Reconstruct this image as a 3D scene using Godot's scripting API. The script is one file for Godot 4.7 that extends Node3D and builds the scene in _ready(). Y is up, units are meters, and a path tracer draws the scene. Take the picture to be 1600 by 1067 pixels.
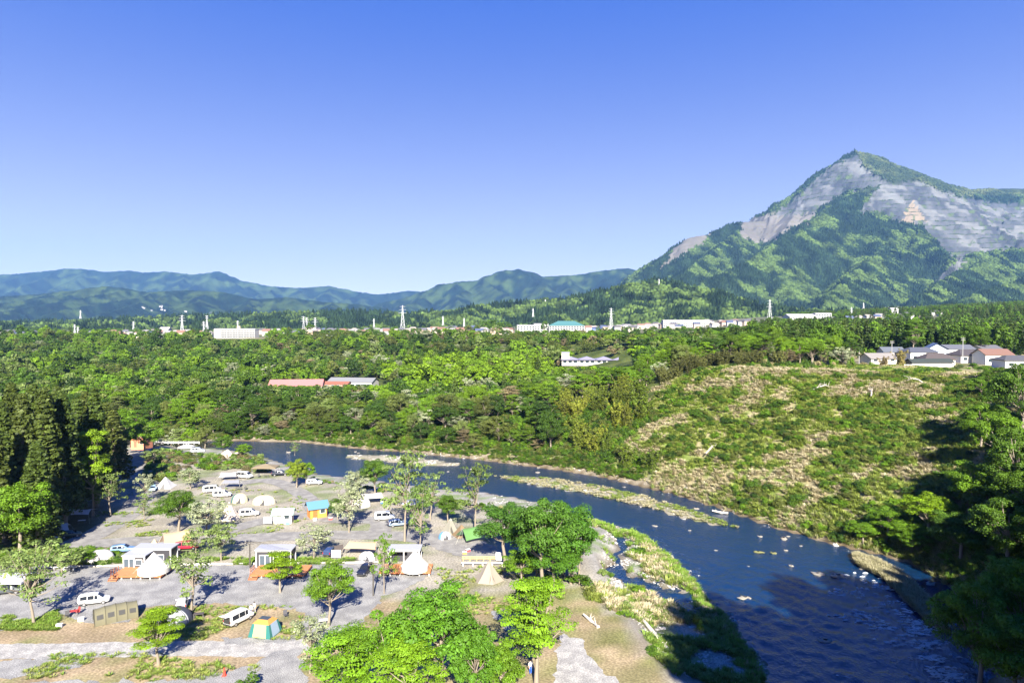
extends Node3D
# A camp ground beside a shallow river, seen from a drone; a quarried mountain behind. y up, metres; depth is -z.
const F := 1067.0
const H := 43.0
const PITCH := 0.0314
const WATER := -3.0
var rng := RandomNumberGenerator.new()
var cnt := {}
var mats := {}
var P := {}
var nz := FastNoiseLite.new()
var nz2 := FastNoiseLite.new()
var rid := FastNoiseLite.new()
var cell_noise := FastNoiseLite.new()

func _ready() -> void:
	rng.seed = 7
	var cam := Camera3D.new()
	cam.name = "camera"
	cam.position = Vector3(0, H, 0)
	cam.rotation.x = -PITCH
	cam.fov = 53.13
	cam.near = 0.5
	cam.far = 40000.0
	add_child(cam)
	cam.current = true
	var env := Environment.new()
	env.background_mode = Environment.BG_SKY
	var sky := ProceduralSkyMaterial.new()
	sky.sky_top_color = Color(0.0, 0.347, 0.804)
	sky.sky_horizon_color = Color(0.965, 0.985, 1.0)
	sky.sky_curve = 0.12
	sky.ground_bottom_color = Color(0.20, 0.22, 0.20)
	sky.ground_horizon_color = Color(0.55, 0.60, 0.66)
	sky.sun_angle_max = 0.5
	var s := Sky.new()
	s.sky_material = sky
	env.sky = s
	env.background_energy_multiplier = 0.272
	env.tonemap_mode = Environment.TONE_MAPPER_LINEAR
	env.tonemap_exposure = 4.5
	env.fog_enabled = true
	env.fog_density = 0.000040
	env.fog_light_color = Color(0.50, 0.72, 1.0)
	env.sdfgi_enabled = true
	env.ssao_enabled = true
	env.ssil_enabled = true
	var we := WorldEnvironment.new()
	we.name = "environment"
	we.environment = env
	add_child(we)
	var sun := DirectionalLight3D.new()
	sun.name = "sun"
	sun.light_energy = 1.45
	sun.light_angular_distance = 0.5
	sun.light_color = Color(1.0, 0.965, 0.90)
	sun.shadow_enabled = true
	add_child(sun)
	sun.look_at_from_position(Vector3.ZERO, Vector3(-0.11, -0.62, -1.0))
	nz.seed = 3
	nz.frequency = 1.0
	nz.fractal_octaves = 3
	nz2.seed = 11
	nz2.frequency = 1.0
	nz2.fractal_octaves = 2
	rid.seed = 5
	rid.frequency = 1.0
	rid.fractal_type = FastNoiseLite.FRACTAL_RIDGED
	rid.fractal_octaves = 4
	cell_noise.seed = 21
	cell_noise.noise_type = FastNoiseLite.TYPE_CELLULAR
	cell_noise.frequency = 1.0
	make_plans()
	build_ground()
	print("ground ", Time.get_ticks_msec())
	build_water()
	build_camp_ground()
	build_mountains()
	print("mountains ", Time.get_ticks_msec())
	make_plants()
	print("plants ", Time.get_ticks_msec())
	build_far_woods()
	build_woods()
	print("woods ", Time.get_ticks_msec())
	build_slope()
	build_camp_trees()
	build_banks()
	print("trees ", Time.get_ticks_msec())
	build_town()
	build_camp()
	print("done ", Time.get_ticks_msec())

# ---------- pixels to places
func ray(u: float, v: float) -> Vector3:
	var dy := -(v - 533.5) / F
	return Vector3((u - 800.0) / F, dy * cos(PITCH) - sin(PITCH), -cos(PITCH) - dy * sin(PITCH))
func px(u: float, v: float, y := 0.0) -> Vector3:
	var r := ray(u, v)
	return Vector3(0, H, 0) + r * ((y - H) / r.y)
func pdep(u: float, v: float, d: float) -> Vector3:
	var r := ray(u, v)
	return Vector3(0, H, 0) + r * (d / -r.z)
func plan(pts: Array, y := WATER) -> PackedVector2Array:
	var o := PackedVector2Array()
	for p in pts:
		var q := px(p[0], p[1], y)
		o.append(Vector2(q.x, -q.z))
	return o
func to_pix(p: Vector3) -> Vector2:
	var q := p - Vector3(0, H, 0)
	var fwd := -q.z * cos(PITCH) - q.y * sin(PITCH)
	var up := q.y * cos(PITCH) - q.z * sin(PITCH)
	if fwd < 1.0:
		return Vector2(-9999, -9999)
	return Vector2(800.0 + F * q.x / fwd, 533.5 - F * up / fwd)

# ---------- mesh building
class MB:
	var v := PackedVector3Array()
	var n := PackedVector3Array()
	var c := PackedColorArray()
	var col := Color(1, 1, 1)
	var colored := false
	func tri(a: Vector3, b: Vector3, d: Vector3) -> void:
		var m := (d - a).cross(b - a).normalized()
		v.append(a); v.append(b); v.append(d)
		n.append(m); n.append(m); n.append(m)
		if colored:
			c.append(col); c.append(col); c.append(col)
	func quad(a: Vector3, b: Vector3, d: Vector3, e: Vector3) -> void:
		tri(a, b, d)
		tri(a, d, e)
	func box(o: Vector3, s: Vector3, turn := 0.0) -> void:
		box_b(o, s, Basis(Vector3.UP, turn))
	func box_b(o: Vector3, s: Vector3, b: Basis) -> void:
		var h := s * 0.5
		var p := []
		for i in 8:
			p.append(o + b * Vector3(h.x * (1 if i & 1 else -1), h.y * (1 if i & 2 else -1), h.z * (1 if i & 4 else -1)))
		for f in [[0, 2, 3, 1], [4, 5, 7, 6], [0, 4, 6, 2], [1, 3, 7, 5], [2, 6, 7, 3], [0, 1, 5, 4]]:
			quad(p[f[0]], p[f[1]], p[f[2]], p[f[3]])
	func bar(a: Vector3, b: Vector3, w: float, k := 4) -> void:
		tube([a, b], [w, w], k)
	func tube(pts: Array, r: Array, k := 6, cap := true) -> void:
		var rows := []
		for i in pts.size():
			var t: Vector3 = (pts[mini(i + 1, pts.size() - 1)] - pts[maxi(i - 1, 0)]).normalized()
			var x := t.cross(Vector3(0.13, 0.2, 1.0) if absf(t.z) < 0.9 else Vector3(1, 0.1, 0)).normalized()
			var y := t.cross(x)
			var row := PackedVector3Array()
			for j in k + 1:
				var a := TAU * j / k
				row.append(pts[i] + (x * cos(a) + y * sin(a)) * r[i])
			rows.append(row)
		grid(rows)
		if cap:
			for e in [0, pts.size() - 1]:
				for j in k:
					tri(pts[e], rows[e][j], rows[e][j + 1])
	func grid(rows: Array) -> void:
		var m: int = rows[0].size()
		var nn := []
		for i in rows.size():
			var row := PackedVector3Array()
			for j in m:
				var a: Vector3 = rows[maxi(i - 1, 0)][j]
				var b: Vector3 = rows[mini(i + 1, rows.size() - 1)][j]
				var jl := j - 1
				var jr := j + 1
				if j == 0:
					jl = m - 2 if rows[i][0].is_equal_approx(rows[i][m - 1]) else 0
				if j == m - 1:
					jr = 1 if rows[i][0].is_equal_approx(rows[i][m - 1]) else m - 1
				var q := (b - a).cross(rows[i][jr] - rows[i][jl])
				row.append(q.normalized() if q.length_squared() > 1e-12 else Vector3.UP)
			nn.append(row)
		for i in rows.size() - 1:
			for j in m - 1:
				for k in [[0, 0], [0, 1], [1, 1], [0, 0], [1, 1], [1, 0]]:
					v.append(rows[i + k[0]][j + k[1]])
					n.append(nn[i + k[0]][j + k[1]])
					if colored:
						c.append(col)
	func lathe(o: Vector3, prof: Array, k := 16, wob := 0.0, lobes := 8) -> void:
		var rows := []
		for q in prof:
			var row := PackedVector3Array()
			for j in k + 1:
				var a := TAU * (j % k) / k
				var rr: float = q[0] * (1.0 - wob * (0.5 - 0.5 * cos(a * lobes)))
				row.append(o + Vector3(cos(a) * rr, q[1], sin(a) * rr))
			rows.append(row)
		grid(rows)
	func poly(pts: Array) -> void:
		for i in range(1, pts.size() - 1):
			tri(pts[0], pts[i], pts[i + 1])
	func mesh() -> ArrayMesh:
		var a := []
		a.resize(Mesh.ARRAY_MAX)
		a[Mesh.ARRAY_VERTEX] = v
		a[Mesh.ARRAY_NORMAL] = n
		if colored:
			a[Mesh.ARRAY_COLOR] = c
		var m := ArrayMesh.new()
		m.add_surface_from_arrays(Mesh.PRIMITIVE_TRIANGLES, a)
		return m

func numbered(called: String) -> String:
	var k: int = cnt.get(called, 0)
	cnt[called] = k + 1
	return called if k == 0 else "%s_%03d" % [called, k]
func obj(called: String, mb, m: Material, parent: Node = null, at := Vector3.ZERO, turn := 0.0) -> MeshInstance3D:
	var o := MeshInstance3D.new()
	o.mesh = mb.mesh() if mb is MB else mb
	o.material_override = m
	o.position = at
	o.rotation.y = turn
	o.name = called if parent else numbered(called)
	if parent:
		parent.add_child(o, true)
	else:
		add_child(o, true)
	return o
func thing(called: String, label: String, category: String, at := Vector3.ZERO, turn := 0.0, group := "") -> Node3D:
	var o := Node3D.new()
	o.name = numbered(called)
	add_child(o, true)
	o.position = at
	o.rotation.y = turn
	tag(o, label, category, group)
	return o
func tag(o: Node, label: String, category: String, group := "", kind := "") -> void:
	o.set_meta("label", label)
	o.set_meta("category", category)
	if group:
		o.set_meta("group", group)
	if kind:
		o.set_meta("kind", kind)
func struct(o: Node) -> Node:
	o.set_meta("kind", "structure")
	return o
func mat(c: Color, rough := 0.8, metal := 0.0, spec := 0.5) -> StandardMaterial3D:
	var key := "%s|%s|%s|%s" % [c, rough, metal, spec]
	if not mats.has(key):
		var m := StandardMaterial3D.new()
		m.albedo_color = c.linear_to_srgb()
		m.roughness = rough
		m.metallic = metal
		m.metallic_specular = spec
		mats[key] = m
	return mats[key]
func lin(r: float, g: float, b: float) -> Color:
	return Color(r, g, b)
func noise_tex(freq: float, lo: Color, hi: Color, sd: int, oct := 4, mid = null, size := 512) -> NoiseTexture2D:
	var f := FastNoiseLite.new()
	f.seed = sd
	f.frequency = freq
	f.fractal_octaves = oct
	var t := NoiseTexture2D.new()
	t.width = size
	t.height = size
	t.seamless = true
	t.noise = f
	var g := Gradient.new()
	g.set_color(0, lo.linear_to_srgb())
	g.set_color(1, hi.linear_to_srgb())
	g.set_offset(0, 0.2)
	g.set_offset(1, 0.8)
	if mid != null:
		g.add_point(0.5, (mid as Color).linear_to_srgb())
	t.color_ramp = g
	return t
func leafy(tint: Color, back := 0.55) -> StandardMaterial3D:
	var key := "leaf%s%s" % [tint, back]
	if not mats.has(key):
		var m := StandardMaterial3D.new()
		m.albedo_color = tint.linear_to_srgb()
		m.vertex_color_use_as_albedo = true
		m.roughness = 0.55
		m.metallic_specular = 0.3
		m.backlight_enabled = true
		m.backlight = Color(back * 0.85, back * 0.85, back * 0.45).linear_to_srgb()
		mats[key] = m
	return mats[key]
func ground_mat(cell: float, tex: Texture2D, coarse: Texture2D, coarse_cell: float, vcol: bool, tint := Color.WHITE, bump := 0.0) -> StandardMaterial3D:
	var m := StandardMaterial3D.new()
	m.albedo_color = tint.linear_to_srgb()
	m.vertex_color_use_as_albedo = vcol
	m.albedo_texture = tex
	m.uv1_triplanar = true
	m.uv1_world_triplanar = true
	m.uv1_scale = Vector3.ONE / cell
	m.roughness = 0.95
	m.metallic_specular = 0.2
	if coarse:
		m.detail_enabled = true
		m.detail_blend_mode = BaseMaterial3D.BLEND_MODE_MUL
		m.detail_albedo = coarse
		m.detail_uv_layer = BaseMaterial3D.DETAIL_UV_2
		m.uv2_triplanar = true
		m.uv2_world_triplanar = true
		m.uv2_scale = Vector3.ONE / coarse_cell
	if bump > 0.0:
		m.heightmap_enabled = true
		m.heightmap_texture = tex
		m.heightmap_scale = bump
	return m
func copies(called: String, mesh: Mesh, m: Material, xf: Array, cols: Array, label: String, category: String) -> void:
	if xf.is_empty():
		return
	var mm := MultiMesh.new()
	mm.transform_format = MultiMesh.TRANSFORM_3D
	mm.use_colors = not cols.is_empty()
	mm.mesh = mesh
	mm.instance_count = xf.size()
	for i in xf.size():
		mm.set_instance_transform(i, xf[i])
		if cols:
			mm.set_instance_color(i, cols[i])
	var o := MultiMeshInstance3D.new()
	o.multimesh = mm
	o.material_override = m
	o.name = numbered(called)
	add_child(o, true)
	tag(o, label, category, "", "stuff")
func R(a: float, b: float) -> float:
	return rng.randf_range(a, b)
func near_line(p: Vector2, line: PackedVector2Array) -> float:
	var best := 1e12
	for i in line.size() - 1:
		var a := line[i]
		var ab := line[i + 1] - a
		var t := clampf((p - a).dot(ab) / ab.length_squared(), 0.0, 1.0)
		best = minf(best, (a + ab * t).distance_squared_to(p))
	return sqrt(best)
func profile(pts: Array, u: float) -> float:
	if u <= pts[0][0]:
		return pts[0][1]
	for i in pts.size() - 1:
		if u <= pts[i + 1][0]:
			var t: float = (u - pts[i][0]) / (pts[i + 1][0] - pts[i][0])
			var a: float = pts[maxi(i - 1, 0)][1]
			var d: float = pts[mini(i + 2, pts.size() - 1)][1]
			return cubic_interpolate(pts[i][1], pts[i + 1][1], a * 0.5 + pts[i][1] * 0.5, d * 0.5 + pts[i + 1][1] * 0.5, t)
	return pts[-1][1]

# ---------- plans of the river, the terrace and the camp
var LB: PackedVector2Array
var RB: PackedVector2Array
var CE: PackedVector2Array
var TE: PackedVector2Array
var river_poly: PackedVector2Array
var camp_poly: PackedVector2Array
var terrace_poly: PackedVector2Array
var islands := []
var pools := []
func make_plans() -> void:
	LB = plan([[-500, 688], [-100, 690], [200, 693], [300, 698], [385, 707], [450, 728], [500, 742], [570, 750], [690, 766], [760, 771], [820, 782], [880, 791], [925, 815], [985, 828], [1040, 865], [1090, 915], [1110, 945], [1135, 965], [1160, 1000], [1200, 1067]])
	LB.append_array([Vector2(22, 68), Vector2(-2, 45), Vector2(-18, 20), Vector2(-25, -90)])
	RB = plan([[-500, 675], [-100, 679], [200, 684], [260, 687], [470, 691], [560, 701], [640, 707], [740, 717], [820, 727], [900, 738], [960, 749], [1060, 773], [1140, 798], [1210, 823], [1265, 838], [1330, 856], [1380, 866], [1430, 882], [1470, 902], [1500, 935], [1530, 985], [1560, 1067]])
	RB.append_array([Vector2(50, 66), Vector2(34, 46), Vector2(14, 27), Vector2(0, 10), Vector2(-6, -20), Vector2(-10, -90)])
	CE = plan([[-500, 700], [-100, 700], [200, 702], [300, 706], [370, 716], [430, 738], [500, 752], [570, 762], [690, 780], [770, 795], [860, 806], [918, 836], [922, 870], [935, 920], [965, 965], [1005, 1015], [1055, 1067]], 0.0)
	CE.append_array([Vector2(10, 66), Vector2(-14, 44), Vector2(-32, 20), Vector2(-40, -90)])
	TE = PackedVector2Array([Vector2(-1200, 700), Vector2(-472, 720), Vector2(-282, 712), Vector2(-116, 640), Vector2(60, 570), Vector2(120, 430), Vector2(100, 300), Vector2(72, 236), Vector2(84, 221), Vector2(110, 212), Vector2(136, 202), Vector2(142, 178), Vector2(136, 150), Vector2(120, 112), Vector2(100, 86), Vector2(72, 62), Vector2(46, 42), Vector2(24, 26), Vector2(12, 8), Vector2(5, -20), Vector2(0, -90)])
	river_poly = LB.duplicate()
	var back := RB.duplicate()
	back.reverse()
	river_poly.append_array(back)
	camp_poly = CE.duplicate()
	camp_poly.append_array([Vector2(-900, -90), Vector2(-900, 240)])
	terrace_poly = TE.duplicate()
	terrace_poly.append_array([Vector2(2500, -90), Vector2(2500, 6000), Vector2(-2500, 6000), Vector2(-2500, 700)])
	islands = [
		plan([[537, 711], [600, 711], [660, 716], [732, 726], [690, 729], [600, 722], [545, 717]]),
		plan([[768, 745], [850, 747], [930, 759], [1010, 777], [1090, 801], [1158, 827], [1100, 818], [1000, 792], [900, 770], [800, 753]]),
		plan([[1335, 868], [1368, 878], [1405, 897], [1440, 928], [1470, 962], [1482, 990], [1455, 978], [1415, 938], [1380, 905], [1340, 884]])]
	pools = [
		plan([[958, 826], [980, 828], [986, 856], [976, 872], [970, 888], [990, 902], [1012, 906], [1000, 920], [970, 914], [940, 898], [950, 872], [964, 856]]),
		plan([[1000, 908], [1036, 910], [1074, 922], [1100, 938], [1092, 950], [1086, 972], [1062, 966], [1040, 944], [1006, 926]])]

const GX := -640.0
const GD := -80.0
const GC := 2.5
const GNX := 437
const GND := 349
var hg := PackedFloat32Array()
func terrace_y(x: float, d: float) -> float:
	var y := 27.0 + 1.2 * nz.get_noise_2d(x * 0.004, d * 0.004)
	y -= 5.0 * smoothstep(0.0, -400.0, x) * smoothstep(300.0, 600.0, d)
	y += maxf(0.0, x - 150.0) * 0.05 * smoothstep(450.0, 800.0, d)
	return y
func height_at(x: float, d: float) -> float:
	var p := Vector2(x, d)
	for q in pools:
		if Geometry2D.is_point_in_polygon(p, q):
			return WATER - 0.3
	if Geometry2D.is_point_in_polygon(p, camp_poly):
		return -0.03 + 0.02 * nz.get_noise_2d(x * 0.1, d * 0.1)
	if Geometry2D.is_point_in_polygon(p, river_poly):
		for k in islands.size():
			if Geometry2D.is_point_in_polygon(p, islands[k]):
				return WATER + 0.3 + 0.15 * nz.get_noise_2d(x * 0.3, d * 0.3)
		var e := minf(near_line(p, LB), near_line(p, RB))
		return WATER - 0.12 - 0.55 * smoothstep(0.0, 9.0, e) + 0.28 * nz.get_noise_2d(x * 0.12, d * 0.12) * smoothstep(1.0, 6.0, e)
	if Geometry2D.is_point_in_polygon(p, terrace_poly):
		return terrace_y(x, d)
	var dl := near_line(p, LB)
	var db := near_line(p, RB)
	if dl < db:
		for q in pools:
			if Geometry2D.is_point_in_polygon(p, q):
				return WATER - 0.25
		var dc := near_line(p, CE)
		var low := WATER + 0.18 + 0.5 * smoothstep(0.0, 7.0, dl) + 0.18 * nz.get_noise_2d(x * 0.25, d * 0.25)
		return lerpf(-0.03, low, smoothstep(0.0, 5.5, dc))
	var de := near_line(p, TE)
	var w := minf(db + de, 105.0)
	var base := minf(WATER + db * 0.4, 2.4 + db * 0.006)
	var t := clampf(1.0 - de / w, 0.0, 1.0)
	var y := lerpf(base, terrace_y(x, d), t * t * (3.0 - 2.0 * t) * 0.55 + t * 0.45)
	var m := 1.0 - clampf(p.distance_to(Vector2(-20, 425)) / 75.0, 0.0, 1.0)
	y += 9.0 * m * m * (3.0 - 2.0 * m) * smoothstep(0.0, 60.0, de)
	return y + 1.3 * nz.get_noise_2d(x * 0.035, d * 0.035) * smoothstep(2.0, 12.0, db)
func gh(x: float, d: float) -> float:
	var a := (x - GX) / GC
	var b := (d - GD) / GC
	if a < 0 or b < 0 or a >= GNX - 1 or b >= GND - 1:
		return terrace_y(x, d)
	var i := int(a)
	var j := int(b)
	a -= i
	b -= j
	var k := j * GNX + i
	return lerpf(lerpf(hg[k], hg[k + 1], a), lerpf(hg[k + GNX], hg[k + GNX + 1], a), b)
func on_ground(u: float, v: float) -> Vector3:
	# walks the ray of a pixel until it meets the ground
	var r := ray(u, v).normalized()
	var t := 30.0
	while t < 1400.0:
		var p := Vector3(0, H, 0) + r * t
		if p.y < gh(p.x, -p.z):
			return Vector3(p.x, gh(p.x, -p.z), p.z)
		t += 0.6
	return Vector3(0, H, 0) + r * t
func ground_color(x: float, d: float, y: float) -> Color:
	var p := Vector2(x, d)
	var a := nz.get_noise_2d(x * 0.045, d * 0.045)
	var b := nz2.get_noise_2d(x * 0.16, d * 0.16)
	var grass := Color(0.13, 0.20, 0.045)
	var tan_ := Color(0.42, 0.33, 0.215)
	var grey := Color(0.36, 0.335, 0.295)
	if Geometry2D.is_point_in_polygon(p, camp_poly):
		var c := grey.lerp(Color(0.38, 0.35, 0.28), clampf(0.5 + b, 0, 1))
		c = c.lerp(grass, smoothstep(0.04, 0.34, a + b * 0.5) * 0.6)
		if d < 104.0 and d > 55.0:
			c = tan_.lerp(Color(0.35, 0.275, 0.185), clampf(0.5 + 1.4 * a, 0, 1)).lerp(Color(0.16, 0.21, 0.06), smoothstep(0.05, 0.4, b) * 0.6)
		if x > -8.0 and d < 112.0:
			c = c.lerp(Color(0.22, 0.22, 0.09), clampf(0.45 + b, 0, 1))
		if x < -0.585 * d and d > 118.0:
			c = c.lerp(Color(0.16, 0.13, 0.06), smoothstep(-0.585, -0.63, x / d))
		return c
	if y < WATER - 0.02:
		return Color(0.085, 0.062, 0.030).lerp(Color(0.15, 0.11, 0.055), clampf(0.5 + b * 1.6, 0, 1))
	if y < 1.0 and near_line(p, LB) < near_line(p, RB):
		var c2 := Color(0.37, 0.36, 0.34).lerp(Color(0.27, 0.22, 0.15), clampf(0.4 + a, 0, 1) * smoothstep(118.0, 106.0, d))
		return c2.lerp(Color(0.14, 0.23, 0.04), smoothstep(0.1, 0.4, b + a * 0.5) * 0.7)
	var db := near_line(p, RB)
	if Geometry2D.is_point_in_polygon(p, river_poly):
		return Color(0.36, 0.33, 0.27).lerp(Color(0.2, 0.24, 0.07), clampf(b, 0, 1))
	if db < 3.0:
		return Color(0.30, 0.26, 0.20)
	if in_slope(x, d):
		return Color(0.36, 0.31, 0.19).lerp(Color(0.15, 0.22, 0.04), smoothstep(-0.22, 0.22, b + a * 0.8))
	if Geometry2D.is_point_in_polygon(p, terrace_poly):
		return Color(0.15, 0.17, 0.06).lerp(Color(0.30, 0.27, 0.18), clampf(0.5 + a * 1.5, 0, 1))
	return Color(0.06, 0.085, 0.025).lerp(Color(0.14, 0.17, 0.05), clampf(0.3 + a, 0, 1))
func in_slope(x: float, d: float) -> bool:
	return d < 236.0 and x > 28.0 + (d - 150.0) * 0.22 + 12.0 * nz.get_noise_2d(x * 0.05, d * 0.05) and d > 100.0
var detail_fine: NoiseTexture2D
var detail_coarse: NoiseTexture2D
func build_ground() -> void:
	hg.resize(GNX * GND)
	var v := PackedVector3Array()
	var c := PackedColorArray()
	v.resize(GNX * GND)
	c.resize(GNX * GND)
	var pos := 0
	for j in GND:
		for i in GNX:
			var x := GX + i * GC
			var d := GD + j * GC
			var y := height_at(x, d)
			hg[pos] = y
			v[pos] = Vector3(x, y, -d)
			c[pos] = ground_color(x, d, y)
			pos += 1
	detail_fine = noise_tex(0.03, Color(0.55, 0.55, 0.55), Color(1.25, 1.25, 1.25).clamp(), 2, 5)
	detail_coarse = noise_tex(0.012, Color(0.72, 0.72, 0.70), Color(1, 1, 1), 9, 4)
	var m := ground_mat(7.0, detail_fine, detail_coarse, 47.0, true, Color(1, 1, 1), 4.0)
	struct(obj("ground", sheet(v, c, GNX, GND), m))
	# the plain beyond, to the foot of the hills
	var v2 := PackedVector3Array()
	var c2 := PackedColorArray()
	var nx := 121
	var nd := 81
	for j in nd:
		for i in nx:
			var d := 770.0 + j * 60.0
			var x := -4800.0 + i * 80.0
			var a := nz.get_noise_2d(x * 0.006, d * 0.006)
			v2.append(Vector3(x, terrace_y(x, d) - 0.4, -d))
			c2.append(Color(0.10, 0.13, 0.05).lerp(Color(0.22, 0.21, 0.15), clampf(0.5 + 1.5 * a, 0, 1)))
	struct(obj("plain", sheet(v2, c2, nx, nd), m))
func sheet(v: PackedVector3Array, c: PackedColorArray, nx: int, nd: int) -> ArrayMesh:
	var idx := PackedInt32Array()
	idx.resize((nx - 1) * (nd - 1) * 6)
	var n := PackedVector3Array()
	n.resize(v.size())
	var k := 0
	for j in nd:
		for i in nx:
			var p := j * nx + i
			var dx := v[p + (1 if i < nx - 1 else 0)] - v[p - (1 if i > 0 else 0)]
			var dz := v[p + (nx if j < nd - 1 else 0)] - v[p - (nx if j > 0 else 0)]
			n[p] = dx.cross(dz).normalized()
			if n[p].y < 0:
				n[p] = -n[p]
			if i < nx - 1 and j < nd - 1:
				idx[k] = p; idx[k + 1] = p + nx + 1; idx[k + 2] = p + 1
				idx[k + 3] = p; idx[k + 4] = p + nx; idx[k + 5] = p + nx + 1
				k += 6
	var a := []
	a.resize(Mesh.ARRAY_MAX)
	a[Mesh.ARRAY_VERTEX] = v
	a[Mesh.ARRAY_NORMAL] = n
	a[Mesh.ARRAY_COLOR] = c
	a[Mesh.ARRAY_INDEX] = idx
	var m := ArrayMesh.new()
	m.add_surface_from_arrays(Mesh.PRIMITIVE_TRIANGLES, a)
	return m

# ---------- water
func flow_noise(x: float, d: float) -> float:
	# ripples stretched along the stream
	var along := x * 0.62 - d * 0.78
	var across := x * 0.78 + d * 0.62
	return 0.6 * nz.get_noise_2d(along * 0.14, across * 0.5) + 0.6 * nz.get_noise_2d(along * 0.35 + 50.0, across * 1.1)
func build_water() -> void:
	var cell := 0.6
	var mb := MB.new()
	var x0 := -330.0
	var d0 := -85.0
	var nx := 740
	var nd := 690
	var ids := {}
	var v := PackedVector3Array()
	var idx := PackedInt32Array()
	for j in nd:
		for i in nx:
			var x := x0 + (i + 0.5) * cell
			var d := d0 + (j + 0.5) * cell
			if x > 110.0 or gh(x, d) > WATER + 0.35:
				continue
			if x > 0.9 * d + 20.0 and d > 10.0:
				continue
			var q := []
			for k in [[0, 0], [1, 0], [1, 1], [0, 1]]:
				var key: int = (j + k[1]) * 1000 + i + k[0]
				if not ids.has(key):
					ids[key] = v.size()
					var xx: float = x0 + (i + k[0]) * cell
					var dd: float = d0 + (j + k[1]) * cell
					var rough := 0.010 + 0.26 * smoothstep(138.0, 105.0, dd) + 0.08 * smoothstep(175.0, 140.0, dd)
					v.append(Vector3(xx, WATER + rough * (flow_noise(xx, dd) + 0.25 * nz2.get_noise_2d(xx * 0.5, dd * 0.5)), -dd))
				q.append(ids[key])
			idx.append_array([q[0], q[2], q[1], q[0], q[3], q[2]])
	var n := PackedVector3Array()
	n.resize(v.size())
	for t in range(0, idx.size(), 3):
		var m := (v[idx[t + 1]] - v[idx[t]]).cross(v[idx[t + 2]] - v[idx[t]])
		if m.y < 0:
			m = -m
		for k in 3:
			n[idx[t + k]] += m
	for i in n.size():
		n[i] = n[i].normalized()
	var a := []
	a.resize(Mesh.ARRAY_MAX)
	a[Mesh.ARRAY_VERTEX] = v
	a[Mesh.ARRAY_NORMAL] = n
	a[Mesh.ARRAY_INDEX] = idx
	var am := ArrayMesh.new()
	am.add_surface_from_arrays(Mesh.PRIMITIVE_TRIANGLES, a)
	var w := StandardMaterial3D.new()
	w.albedo_color = Color(lin(0.001, 0.022, 0.070).linear_to_srgb(), 0.78)
	w.transparency = BaseMaterial3D.TRANSPARENCY_ALPHA
	w.roughness = 0.07
	w.metallic_specular = 0.5
	w.heightmap_enabled = true
	w.heightmap_texture = noise_tex(0.02, Color(0, 0, 0), Color(1, 1, 1), 31, 4)
	w.heightmap_scale = 4.0
	w.uv1_triplanar = true
	w.uv1_world_triplanar = true
	w.uv1_scale = Vector3(1.0 / 5.0, 1.0 / 5.0, 1.0 / 9.0)
	struct(obj("river", am, w))

# ---------- camp ground: lots and roads laid over the ground
func ragged(poly: PackedVector2Array, step := 0.6, amp := 0.45, sd := 0.0) -> PackedVector2Array:
	var o := PackedVector2Array()
	for i in poly.size():
		var a := poly[i]
		var b := poly[(i + 1) % poly.size()]
		var k := maxi(1, int(a.distance_to(b) / step))
		for j in k:
			var p := a.lerp(b, float(j) / k)
			o.append(p + Vector2(nz2.get_noise_3d(p.x * 0.35, p.y * 0.35, sd), nz2.get_noise_3d(p.x * 0.35, p.y * 0.35, sd + 50.0)) * amp * 2.0 + Vector2(nz.get_noise_3d(p.x * 1.3, p.y * 1.3, sd), nz.get_noise_3d(p.x * 1.3, p.y * 1.3, sd + 20.0)) * 0.7)
	return o
func lay(called: String, poly: PackedVector2Array, y: float, m: Material) -> void:
	for q in Geometry2D.offset_polygon(poly, -0.03):
		if q.size() > poly.size() / 2:
			poly = q
			break
	var idx := Geometry2D.triangulate_polygon(poly)
	var mb := MB.new()
	for t in range(0, idx.size(), 3):
		var q := []
		for k in 3:
			q.append(Vector3(poly[idx[t + k]].x, y, -poly[idx[t + k]].y))
		if (q[2] - q[0]).cross(q[1] - q[0]).y < 0:
			q.reverse()
		mb.tri(q[0], q[1], q[2])
	if mb.v.size():
		struct(obj(called, mb, m))
	else:
		print("empty lay ", called)
func strip(line: PackedVector2Array, w: float, sd := 0.0) -> PackedVector2Array:
	var c := Curve2D.new()
	for i in line.size():
		var t := (line[mini(i + 1, line.size() - 1)] - line[maxi(i - 1, 0)]) * 0.2
		c.add_point(line[i], -t, t)
	c.bake_interval = 1.2
	var pts := c.get_baked_points()
	var l := PackedVector2Array()
	var r := PackedVector2Array()
	for i in pts.size():
		var t := (pts[mini(i + 1, pts.size() - 1)] - pts[maxi(i - 1, 0)]).normalized()
		var e := Vector2(-t.y, t.x)
		l.append(pts[i] + e * (w * 0.5 + 0.35 * nz2.get_noise_2d(i * 0.4, sd)))
		r.append(pts[i] - e * (w * 0.5 + 0.35 * nz2.get_noise_2d(i * 0.4, sd + 9.0)))
	r.reverse()
	l.append_array(r)
	return l
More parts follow.
